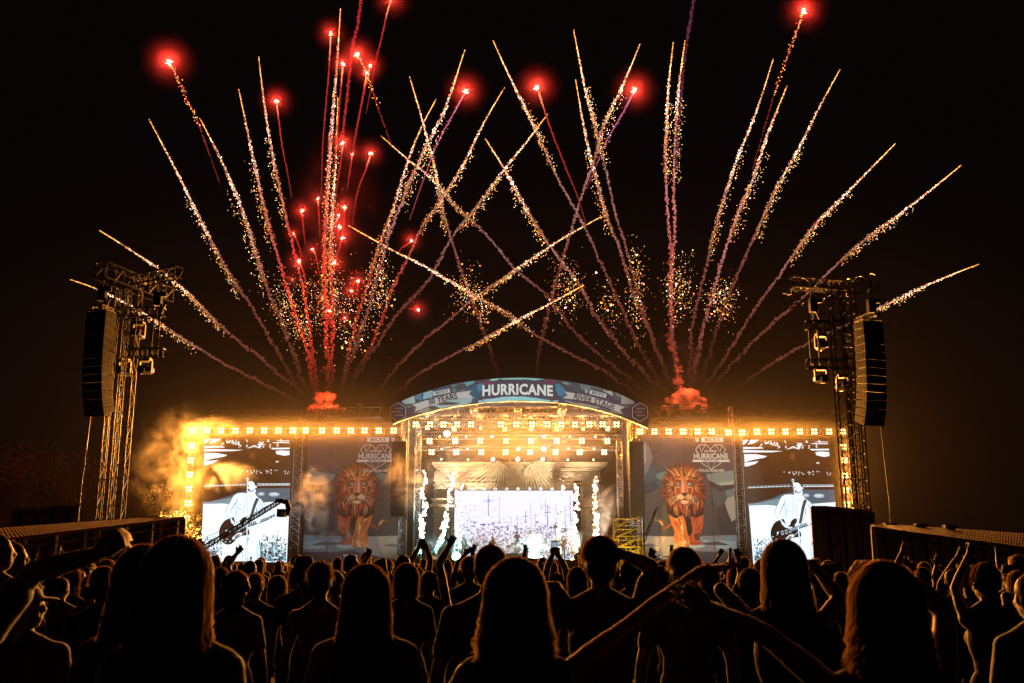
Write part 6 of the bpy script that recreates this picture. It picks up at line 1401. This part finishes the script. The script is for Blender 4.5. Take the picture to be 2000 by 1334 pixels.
NEAR = [
 dict(px=1007, pytop=1109, Y=3.5, female=True, hair='long', hc='blond', split=True, strands=2600, voxel=.007, sleeves='none', label='woman with wavy blond hair in the middle foreground, one bare arm stretched up',
      arms=(((845,1420,.0),(800,1500,.1),'relaxed'), ((1238,1218,.12),(1368,1118,.15),'open',(1450,1098,.1),(0,-.2,1)))),
 dict(px=1722, pytop=1118, Y=3.15, female=True, hair='long', hc='brown', split=True, strands=2400, voxel=.007, sleeves='none', label='dark-haired person at the right front, one arm over the head and one stretched left',
      arms=(((1500,1243,.10),(1385,1188,.12),'relaxed',(1345,1165,.1)), ((1845,1190,.12),(1735,1108,.10),'relaxed',(1600,1092,.05),(0,-.3,1)))),
 dict(px=352, pytop=1064, Y=3.15, female=True, hair='long', hc='brown', strands=2800, voxel=.009, hk=1.12, fat=1.05, sleeves='none', label='tall woman with long smooth hair at the left front, bare shoulders'),
 dict(px=286, pytop=1078, Y=3.75, female=True, hair='long', hc='brown', strands=1400, voxel=.010, sleeves='short', fat=1.05, label='long-haired woman half hidden behind the tall woman at the left front'),
 dict(px=718, pytop=1113, Y=4.4, female=True, hair='long', hc='brown', strands=2600, voxel=.010, hk=1.15, fat=1.1, sleeves='short', label='woman with long straight hair left of the middle, amber rim all around her hair'),
 dict(px=958, pytop=1060, Y=5.5, hair='short', hc='black', hat='cap', voxel=.012, sleeves='short', fat=1.05, label='tall man in a cap standing directly behind the blond woman in front', head_yaw=.1),
 dict(px=1172, pytop=1056, Y=5.5, hair='short', hc='brown', strands=900, voxel=.009, sleeves='short', fat=1.08, label='short-haired man, one hand behind his head, before the right smoke jets',
      arms=(((1085,1150,.05),(1030,1152,.12),'relaxed'), ((1272,1106,.12),(1218,1083,-.02),'flat',(1185,1078,-.06)))),
 dict(px=52, pytop=1132, Y=5.0, hair='short', hc='brown', hat='cap', voxel=.009, head_yaw=-1.45, label='man in a peaked cap at the left edge, seen from the side', fat=1.1),
 dict(px=-105, pytop=1010, Y=3.7, hair='short', hc='brown', voxel=.008, sleeves='short', label='person cut by the left edge, only the long raised arm shows',
      arms=('down', ((65,1118,.05),(190,1082,.0),'fist',(235,1052,0)))),
 dict(px=205, pytop=1113, Y=7.0, hair='short', hc='brown', strands=500, voxel=.012, label='short-haired man standing left of the long-haired women'),
 dict(px=627, pytop=1104, Y=7.2, hair='short', hc='black', strands=500, voxel=.012, sleeves='bare', fat=.92, label='bare-backed person left of the woman with the glowing rim of hair'),
 dict(px=595, pytop=1086, Y=9.0, female=False, hair='short', hc='brown', hat='cowboy', voxel=.013, label='person in a hat with an upturned brim, left of the middle'),
 dict(px=463, pytop=1121, Y=7.4, female=True, hair='curly', hc='brown', strands=900, voxel=.010, sleeves='short', label='curly-haired person just right of the tall woman at the left front'),
 dict(px=543, pytop=1128, Y=10, female=True, hair='bob', hc='blond', strands=700, voxel=.013, sleeves='short', label='person with short blond hair in the gap left of the bare-backed one'),
 dict(px=795, pytop=1106, Y=8, female=True, hair='bob', hc='brown', strands=900, voxel=.012, sleeves='short', label='person with a glowing fringe of hair right of the long-haired woman in the middle'),
 dict(px=1335, pytop=1077, Y=6.3, hair='short', hc='brown', strands=900, voxel=.011, label='man whose head rises under the right lion banner', fat=1.05),
 dict(px=1528, pytop=1064, Y=5.0, female=True, hair='long', hc='blond', strands=2600, voxel=.009, sleeves='none', hk=1.05, label='woman with long blond hair below the right screen, elbows out',
      arms=(((1408,1152,.1),(1452,1200,.15),'relaxed'), ((1640,1168,.08),(1600,1120,.2),'relaxed'))),
 dict(px=1920, pytop=1098, Y=7.0, female=True, hair='bun', hc='brown', strands=500, voxel=.010, sleeves='none', waist_bare=True, label='person with hair tied up and bare shoulders near the right edge',
      arms=(((1865,1150,.1),(1893,1083,.15),'fist'), ((1965,1165,0),(1995,1185,.15),'relaxed'))),
 dict(px=2010, pytop=1118, Y=5.0, female=True, hair='short', hc='brown', voxel=.012, sleeves='short', label='person cut by the right edge with a bare arm hanging down'),
 dict(px=686, pytop=1082, Y=12, hair='short', hc='brown', voxel=.012, label='man raising one open hand in front of the left lion banner', arms=('down', ((704,1108,0),(717,1091,.1),'open',(721,1078,.1)))),
 dict(px=787, pytop=1083, Y=10.5, hair='short', hc='brown', voxel=.013, label='man with one arm held out to the left beside the left hanging speakers', arms=(((748,1096,.1),(722,1108,.1),'relaxed'), 'down')),
 dict(px=917, pytop=1091, Y=10.5, hair='short', hc='brown', voxel=.013, strands=200, label='man just left of the tall man in the cap', arms=('down','down')),
 dict(px=838, pytop=1114, Y=9.4, hair='short', hc='brown', voxel=.010, sleeves='none', label='person holding up one big open hand before the middle screen', arms=('down', ((858,1100,.1),(878,1066,.15),'open',(890,1040,.15)))),
 dict(px=800, pytop=1116, Y=12, hair='short', hc='black', voxel=.011, label='person stretching both joined hands up left of the big open hand', arms=(((806,1090,.1),(817,1070,.1),'flat',(824,1056,.1)), ((841,1094,.1),(835,1075,.1),'flat',(826,1058,.1)))),
 dict(px=905, pytop=1110, Y=12.5, female=True, hair='short', hc='black', voxel=.011, label='person pointing one finger up at the left edge of the middle screen', arms=(((893,1100,.1),(908,1085,.1),'relaxed',(914,1070,.1)), ((922,1100,.1),(924,1077,.1),'point',(931,1055,.1)))),
 dict(px=265, pytop=1087, Y=8.6, hair='short', hc='black', voxel=.013, strands=300, label='dark-haired man in front of the draped platform on the left'),
 dict(px=180, pytop=1128, Y=9, hair='short', hc='brown', voxel=.014, strands=300, label='person with a lit crown of hair at the left, beside the short-haired man'),
 dict(px=252, pytop=1120, Y=7.6, female=True, hair='long', hc='brown', voxel=.012, strands=600, label='long-haired person low between the man and the two long-haired women'),
 dict(px=30, pytop=1058, Y=8.5, hair='curly', hc='brown', voxel=.012, head_yaw=-1.3, label='man at the left edge looking right with a lit profile'),
 dict(px=-2, pytop=1040, Y=7, hair='short', hc='brown', voxel=.013, head_yaw=-1.2, label='man cut by the left edge, only his lit face shows'),
 dict(px=1087, pytop=1118, Y=10.5, hair='short', hc='brown', voxel=.011, label='person filming with a phone held up over the head', arms=(((1070,1105,.1),(1079,1084,.12),'flat',(1081,1074,.12)), ((1103,1108,.1),(1090,1084,.12),'flat',(1087,1074,.12)))),
 dict(px=1127, pytop=1112, Y=9.8, female=True, hair='bob', hc='brown', strands=500, voxel=.013, label='person with rim-lit hair left of the man with a hand behind his head'),
 dict(px=1464, pytop=1115, Y=8.5, female=True, hair='bob', hc='blond', strands=500, voxel=.013, label='person with glowing hair left of the blond woman below the right screen', arms=(((1448,1120,.1),(1442,1092,.1),'open'), 'down')),
 dict(px=1592, pytop=1102, Y=10, hair='short', hc='black', voxel=.013, label='dark head right of the blond woman below the right screen'),
 dict(px=1800, pytop=1112, Y=11, hair='short', hc='blond', voxel=.012, strands=400, label='person with a lit crown of hair beyond the raised arm at the right', arms=(((1790,1118,.1),(1777,1106,.1),'open'), ((1826,1130,.1),(1829,1106,.1),'open'))),
 dict(px=1772, pytop=1120, Y=9.5, hair='short', hc='brown', voxel=.012, label='person raising a bent arm beside the right tower foot', arms=(((1752,1108,.1),(1762,1080,.1),'horns',(1768,1066,.1)), 'down')),
 dict(px=1860, pytop=1110, Y=9, female=True, hair='ponytail', hc='brown', voxel=.012, sleeves='none', label='person with both bare arms up left of the one with tied-up hair', arms=(((1838,1140,.1),(1872,1085,.1),'fist'), ((1884,1135,.1),(1890,1095,.1),'open'))),
 dict(px=1985, pytop=1120, Y=9, female=True, hair='bob', hc='blond', strands=500, voxel=.013, label='blond person at the right edge behind the cut-off one'),
 dict(px=420, pytop=1084, Y=13, hair='short', hc='brown', voxel=.012, label='person with both arms stretched wide in front of the left screen', arms=(((404,1092,.1),(395,1070,.1),'flat'), ((446,1102,.1),(462,1082,.1),'open'))),
 dict(px=432, pytop=1112, Y=10, hair='short', hc='black', voxel=.013, strands=200, label='dark head below the left screen, right of the tall woman'),
 dict(px=489, pytop=1094, Y=12.5, hair='short', hc='brown', voxel=.013, label='head silhouetted against the foot of the left screen'),
 dict(px=500, pytop=1124, Y=9.4, hair='short', hc='brown', voxel=.013, strands=200, label='head and lit shoulder between the curly-haired and blond ones'),
 dict(px=655, pytop=1112, Y=9.2, hair='short', hc='brown', hat='cap', voxel=.012, label='person in a cap just right of the bare-backed person', head_yaw=-.8),
 dict(px=1232, pytop=1096, Y=9.2, hair='curly', hc='brown', voxel=.013, label='curly head in the crook of the raised elbow'),
 dict(px=1290, pytop=1104, Y=9.6, hair='short', hc='brown', voxel=.012, label='person waving under the left edge of the right lion banner', arms=(((1266,1112,.1),(1268,1094,.1),'open',(1273,1080,.1)), 'down')),
]
for i, kw in enumerate(NEAR): place_px(seed=i, **kw)
# phone held up
p = A(1084, 1072, 10.62); t = empty('phone', p, 'phone with a lit screen held up over the crowd', 'phone')
M_scr = mat('phone_screen', (.02,.02,.02), .2, emit=(.45,.6,.7), es=.55)
MB().box(p, (.078,.012,.155)).build('case', M_black, t); MB().box(p-Vector((0,.0075,-.0)), (.068,.002,.14)).build('screen', M_scr, t)
# ---- performers on stage
def performer(px, Y, kw, label, yaw=math.pi, s_=1.0, dz=0):
    o = build_person('person', **kw); o.location = (A(px, 1080, Y).x, Y, zd+dz); o.rotation_euler.z = yaw; o.scale = (s_,)*3; tag(o, label, 'person'); return o
performer(962, 78, dict(hair='short', hc='brown', sleeves='bare', voxel=.014, arms=('front','front')), 'bare-chested singer on the stage left of the deck centre')
performer(1100, 79, dict(hair='long', hc='black', sleeves='long', voxel=.014, arms=('front','front')), 'guitarist on the stage near the right smoke jets')
performer(1010, 82.5, dict(hair='short', hc='brown', sleeves='bare', voxel=.014, arms=('front','front')), 'drummer behind the drum kit on the stage', dz=.5)
performer(905, 80, dict(hair='short', hc='black', sleeves='long', voxel=.014, arms=('front','front')), 'bass player on the stage in front of the left smoke jets')
def guitar(px, Y, z, label, flip=1):
    p = Vector((A(px, 1080, Y).x, Y-.32, z)); t = empty('guitar', p, label, 'guitar')
    m = MB(); m.ball(p+Vector((-.16*flip,0,-.03)), .19, 16, 8, sc3=(1,.16,.9)); m.ball(p+Vector((.04*flip,0,.03)), .15, 14, 8, sc3=(1,.16,.9)); m.build('guitar_body', M_black, t, smooth=True)
    MB().tube(p+Vector((.12*flip,-.01,.05)), p+Vector((.72*flip,-.01,.28)), .025, 6).build('neck', M_wood, t); MB().box(p+Vector((.79*flip,-.01,.31)), (.16,.02,.07), Matrix.Rotation(-.36*flip, 3, 'Y')).build('headstock', M_black, t)
guitar(962, 78, zd+1.12, 'dark guitar held by the bare-chested singer'); guitar(1100, 79, zd+1.12, 'dark guitar held by the guitarist near the smoke jets', 1); guitar(905, 80, zd+1.12, 'bass guitar held by the bass player', -1)
for px, Y, lab in ((961,77.1,'microphone stand in front of the singer'),(1097,78.1,'microphone stand in front of the guitarist')):
    x = A(px,1080,Y).x; MB_s = MB().tube((x,Y,zd), (x,Y,zd+1.5), .015).tube((x,Y,zd+.02), (x,Y,zd+.04), .14, 12).tube((x,Y,zd+1.48), (x,Y+.18,zd+1.6), .02); tag(MB_s.build('microphone_stand', M_dsteel), lab, 'microphone stand', 'microphone stands')
dk = empty('drum_kit', (A(1010,1080,81.8).x, 81.8, zd+.5), 'drum kit with gold cymbals on a riser in the middle of the stage', 'drum kit'); q = Vector(dk.location)
MB().box(q+Vector((0,.6,-.26)), (3.0,2.6,.5)).build('riser', M_deck, dk)
MB().tube(q+Vector((0,-.2,.3)), q+Vector((0,.25,.3)), .3, 20).build('bass_drum', M_wood, dk, smooth=False)
for dx, dz_ in ((-.3,.75),(.3,.75),(.65,.45),(-.65,.55)): MB().tube(q+Vector((dx,0,dz_-.14)), q+Vector((dx,0,dz_+.1)), .19, 16).build('tom_drum', M_wood, dk)
for dx, dz_ in ((-.85,1.2),(.85,1.25),(-.5,1.35),(.5,1.35)): MB().tube(q+Vector((dx,0,dz_)), q+Vector((dx,0,dz_+.02)), .26, 18, .02).tube(q+Vector((dx,0,0)), q+Vector((dx,0,dz_)), .015).build('cymbal', M_gold, dk)
for i, (px, lab) in enumerate(((835,'stack of black amplifiers at the left end of the stage'),(1172,'stack of black amplifiers at the right end of the stage'))):
    x = A(px,1080,80).x; t = empty('amplifier_stack', (x,80,zd), lab, 'amplifiers')
    for k in range(3): MB().box((x,80,zd+.33+k*.66), (.9,.5,.64)).build('cabinet', M_black, t); MB().box((x,79.735,zd+.33+k*.66), (.8,.02,.54)).build('grille', M_cloth, t)
# ---- the crowd: a dozen kinds of figure, copied with their parts
KINDS_ = [
 (dict(hair='short', hc='brown', voxel=.016, arms=('down','down')), 'short-haired person in the crowd with arms down'),
 (dict(hair='short', hc='black', voxel=.016, arms=('down','up')), 'short-haired person in the crowd with one open hand up'),
 (dict(female=True, hair='long', hc='brown', voxel=.016, arms=('down','down'), strands=250), 'long-haired person in the crowd with arms down'),
 (dict(female=True, hair='long', hc='blond', voxel=.016, arms=('up','wide'), sleeves='none', strands=250), 'blond person in the crowd with both arms up'),
 (dict(hair='short', hc='brown', hat='cap', voxel=.016, arms=('down','fist')), 'person in a cap in the crowd raising a fist'),
 (dict(female=True, hair='bun', hc='brown', voxel=.016, arms=('front','front'), sleeves='none', strands=150), 'person with tied-up hair in the crowd'),
 (dict(hair='short', hc='black', voxel=.014, arms=('horns','down')), 'person in the crowd making the horns sign'),
 (dict(female=True, hair='bob', hc='blond', voxel=.016, arms=('down','down'), strands=250), 'person with a blond bob in the crowd'),
 (dict(hair='curly', hc='brown', voxel=.016, arms=('wide','up')), 'curly-haired person in the crowd with both arms up'),
 (dict(hair='short', hc='brown', hat='brim', voxel=.016, arms=('down','down')), 'person in a brimmed hat in the crowd'),
 (dict(female=True, hair='ponytail', hc='brown', voxel=.016, arms=('point','down'), sleeves='none', strands=120), 'person with a ponytail in the crowd pointing up'),
 (dict(hair='short', hc='brown', voxel=.016, sleeves='long', arms=('up','down')), 'person in long sleeves, one hand up'),
]
PR = [build_person('person', seed=900+i, **k) for i, (k, _) in enumerate(KINDS_)]
CROWD = []; used = [False]*len(PR); r = random.Random(77); placed = [(k['px'], k['pytop'], k['Y']) for k in NEAR]; cnt = 0
def crowd(px, Y, k, topz=None, yaw=0):
    global cnt
    if not used[k]: o = PR[k]; used[k] = True
    else: o = copy_tree(PR[k])
    s_ = (topz or r.uniform(1.60, 1.86))/1.76; x = A(px, 1090, Y).x
    o.location = (x, Y, gz(Y)); o.scale = (s_*r.uniform(.97,1.06), s_, s_); o.rotation_euler = (0, 0, yaw+r.uniform(-.35,.35))
    reg = ('by the left platform' if px < 360 else 'below the left screen' if px < 585 else 'below the left lion banner' if px < 775 else 'before the stage' if px < 1240 else 'below the right lion banner' if px < 1440 else 'below the right screen' if px < 1640 else 'by the right platform')
    CROWD.append((o, KINDS_[k][1].replace('in the crowd', '').replace('  ', ' ').strip(), reg, px, Y))
    tag(o, KINDS_[k][1].replace('in the crowd', '').replace('  ', ' ').strip()+" far off "+reg if Y > 25 else KINDS_[k][1].replace('in the crowd', '').replace('  ', ' ').strip()+' '+reg, 'person', 'crowd '+reg); cnt += 1
W_ = [9,1.4,7,.9,.8,3,.6,5,.5,1.4,.5,.8]
def ok_(px, Y, pad=.42):
    for (qx, qy, qY) in placed:
        if abs(qY-Y) < .38 and abs(px-qx)/F*Y < pad: return False
    return True
# densest where the photo shows single heads, thinning to the barrier
for (Y0, Y1, n) in ((9.5,13,30),(13,18,44),(18,26,62),(26,38,64),(38,58,40)):
    tries = 0; k_ = 0
    while k_ < n and tries < 4000:
        tries += 1; px = r.uniform(-20, 2020); Y = r.uniform(Y0, Y1)
        if Y < 13 and (820 < px < 1260) and r.random() < .5: continue
        if Y > 24 and (px < 330 or px > 1720): continue
        if Y > 22 and px > 1705 and r.random() < .8: continue
        if not ok_(px, Y): continue
        kk = r.choices(range(12), W_)[0]; placed.append((px, 0, Y)); k_ += 1
        crowd(px, Y, kk, topz=r.uniform(1.56, 1.74) if Y < 14 else None)
for i, o in enumerate(PR):
    if not used[i]: crowd(r.uniform(500, 1500), r.uniform(15, 25), i)
by = {}
for o, lab, reg, px, Y in CROWD:
    if Y <= 25: by.setdefault((lab, reg), []).append((px, o))
for (lab, reg), L_ in by.items():
    if len(L_) > 1:
        for i, (px, o) in enumerate(sorted(L_, key=lambda q: q[0])): o['label'] = f'{lab} {reg}, {ORD[i]} such from the left'
# ================================================================ SMOKE AND HAZE
def vol(name, label, cat, ctr, rad, dens, colr=(1,1,1), nscale=.5, thr=(.35,.65), aniso=.2, kind=None, detail=4, group=None, power=1.0, noise_on=True, warp=0.0, seed=0):
    m = bpy.data.materials.new(name); m.use_nodes = True; nt = m.node_tree; nt.nodes.clear(); N = nt.nodes.new; Lk = nt.links.new
    o_ = N('ShaderNodeOutputMaterial'); pv = N('ShaderNodeVolumePrincipled'); Lk(pv.outputs[0], o_.inputs['Volume'])
    pv.inputs['Color'].default_value = (*colr, 1); pv.inputs['Anisotropy'].default_value = aniso
    tc = N('ShaderNodeTexCoord'); ln = N('ShaderNodeVectorMath'); ln.operation = 'LENGTH'; Lk(tc.outputs['Object'], ln.inputs[0])
    mr = N('ShaderNodeMapRange'); mr.interpolation_type = 'SMOOTHSTEP'; Lk(ln.outputs['Value'], mr.inputs[0]); mr.inputs[1].default_value = 1; mr.inputs[2].default_value = .1; mr.inputs[3].default_value = 0; mr.inputs[4].default_value = 1
    last = mr.outputs[0]
    if power != 1: pw = N('ShaderNodeMath'); pw.operation = 'POWER'; Lk(last, pw.inputs[0]); pw.inputs[1].default_value = power; last = pw.outputs[0]
    if noise_on:
        g_ = N('ShaderNodeNewGeometry'); nz = N('ShaderNodeTexNoise'); nz.inputs['Scale'].default_value = nscale; nz.inputs['Detail'].default_value = detail; nz.inputs['Roughness'].default_value = .6; nz.inputs['Distortion'].default_value = warp
        ad = N('ShaderNodeVectorMath'); ad.operation = 'ADD'; ad.inputs[1].default_value = (seed*7.3, seed*3.1, seed*5.7); Lk(g_.outputs['Position'], ad.inputs[0]); Lk(ad.outputs[0], nz.inputs['Vector'])
        m2 = N('ShaderNodeMapRange'); m2.interpolation_type = 'SMOOTHSTEP'; Lk(nz.outputs[0], m2.inputs[0]); m2.inputs[1].default_value = thr[0]; m2.inputs[2].default_value = thr[1]
        mu = N('ShaderNodeMath'); mu.operation = 'MULTIPLY'; Lk(last, mu.inputs[0]); Lk(m2.outputs[0], mu.inputs[1]); last = mu.outputs[0]
    md = N('ShaderNodeMath'); md.operation = 'MULTIPLY'; Lk(last, md.inputs[0]); md.inputs[1].default_value = dens; Lk(md.outputs[0], pv.inputs['Density'])
    b = MB(); b.ball((0,0,0), 1.03, 20, 12); o = b.build(name, m); o.location = ctr; o.scale = rad; tag(o, label, cat, group, kind); return o
vol('stage_haze', 'amber lit haze hanging around the lamp rows of the stage', 'haze', (.4, 74.5, 9), (34, 9, 9), .0014, (1,.93,.85), kind='stuff', noise_on=False, aniso=.0)
vol('night_haze', 'thin brownish haze over and beside the whole stage', 'haze', (0, 70, 10), (62, 26, 24), .00022, (1,.9,.8), kind='stuff', noise_on=False, aniso=.0)
# haze added around the lamp rows to stand in for lens bloom
for nm, px0, px1, py0, py1, Y, ext, dn, lab in (('bloom_haze', 377,769,841,841,74.4,(2.2,1.6,1.7),.0062,'added amber bloom haze around the lamp row over the left wing'),('bloom_haze',1250,1646,843,843,74.4,(2.2,1.6,1.7),.0062,'added amber bloom haze around the lamp row over the right wing'),
    ('bloom_haze',369,369,860,1066,74.4,(1.6,1.6,1.8),.004,'added amber bloom haze around the lamp column beside the left screen'),('bloom_haze',1652,1652,860,1030,74.4,(1.4,1.6,1.8),.004,'added amber bloom haze around the lamp column beside the right screen'),
    ('bloom_haze',812,1204,829,829,75,(2.0,1.8,1.9),.019,'added amber bloom haze around the top lamp row of the stage'),('bloom_haze',839,1186,872,872,79.5,(2.4,2.2,2.2),.040,'added amber bloom haze around the two rows of eight lamps')):
    a_, b_ = A(px0, py0, Y), A(px1, py1, Y); c_ = (a_+b_)/2
    vol(nm, lab, 'haze', c_, (abs(b_.x-a_.x)/2+ext[0], ext[1], abs(b_.z-a_.z)/2+ext[2]), dn, (1,.92,.82), kind='stuff', noise_on=False, group='added bloom haze around the lamps')
SM = [((345,905),(4.2,3,5.0),73.4,.036,(1,.93,.85),.75,'amber lit smoke billowing past the left end of the stage',1),
      ((400,845),(3.4,2,1.6),73.2,.05,(1,.93,.85),.8,'amber smoke curling around the first lamps of the left row',6),
      ((612,985),(1.9,1.2,3.0),74.0,2.2,(1,1,1),.8,'pale smoke drifting between the left screen and the left lion banner',2),
      ((655,1050),(2.6,1.2,1.5),74.0,.45,(.9,1,1),.7,'thin pale smoke low in front of the left lion banner',7),
      ((445,930),(2.6,1,1.4),73.6,.5,(.85,.92,1),.7,'faint bluish smoke in front of the left screen',8),
      ((800,935),(2.2,1.6,3.0),73.0,.30,(1,.92,.8),.8,'brown smoke in front of the left hanging speakers',3),
      ((890,925),(4.2,2,1.4),77.5,.22,(1,.93,.85),.7,'amber smoke drifting along the portal cornice',4),
      ((1010,1062),(7.5,2.2,1.5),77.5,.6,(.9,1,1),.6,'pale smoke lying low on the stage deck',5),
      ((1190,1010),(1.8,1.6,3.2),77,.28,(1,.9,.8),.7,'warm smoke at the right side of the stage opening',9)]
for c_, rd, Y, dn, cc, ns, lab, sd_ in SM: vol('smoke', lab, 'smoke', A(c_[0], c_[1], Y), rd, dn, cc, ns, (.46,.66), kind='stuff', detail=8, warp=.9, seed=sd_, group='drifting smoke')
vol('firework_smoke', 'red lit smoke hanging in the cluster of red flares', 'smoke', A(655,420,84), (5.2,3,9), .030, (1,.9,.9), .45, (.35,.75), kind='stuff', warp=.8, seed=12)
vol('firework_smoke', 'thin smoke low over the right launch deck between the comet trails', 'smoke', A(1335,690,82), (3.5,2.5,4), .03, (1,.9,.9), .6, (.4,.7), kind='stuff', warp=.8, seed=13)
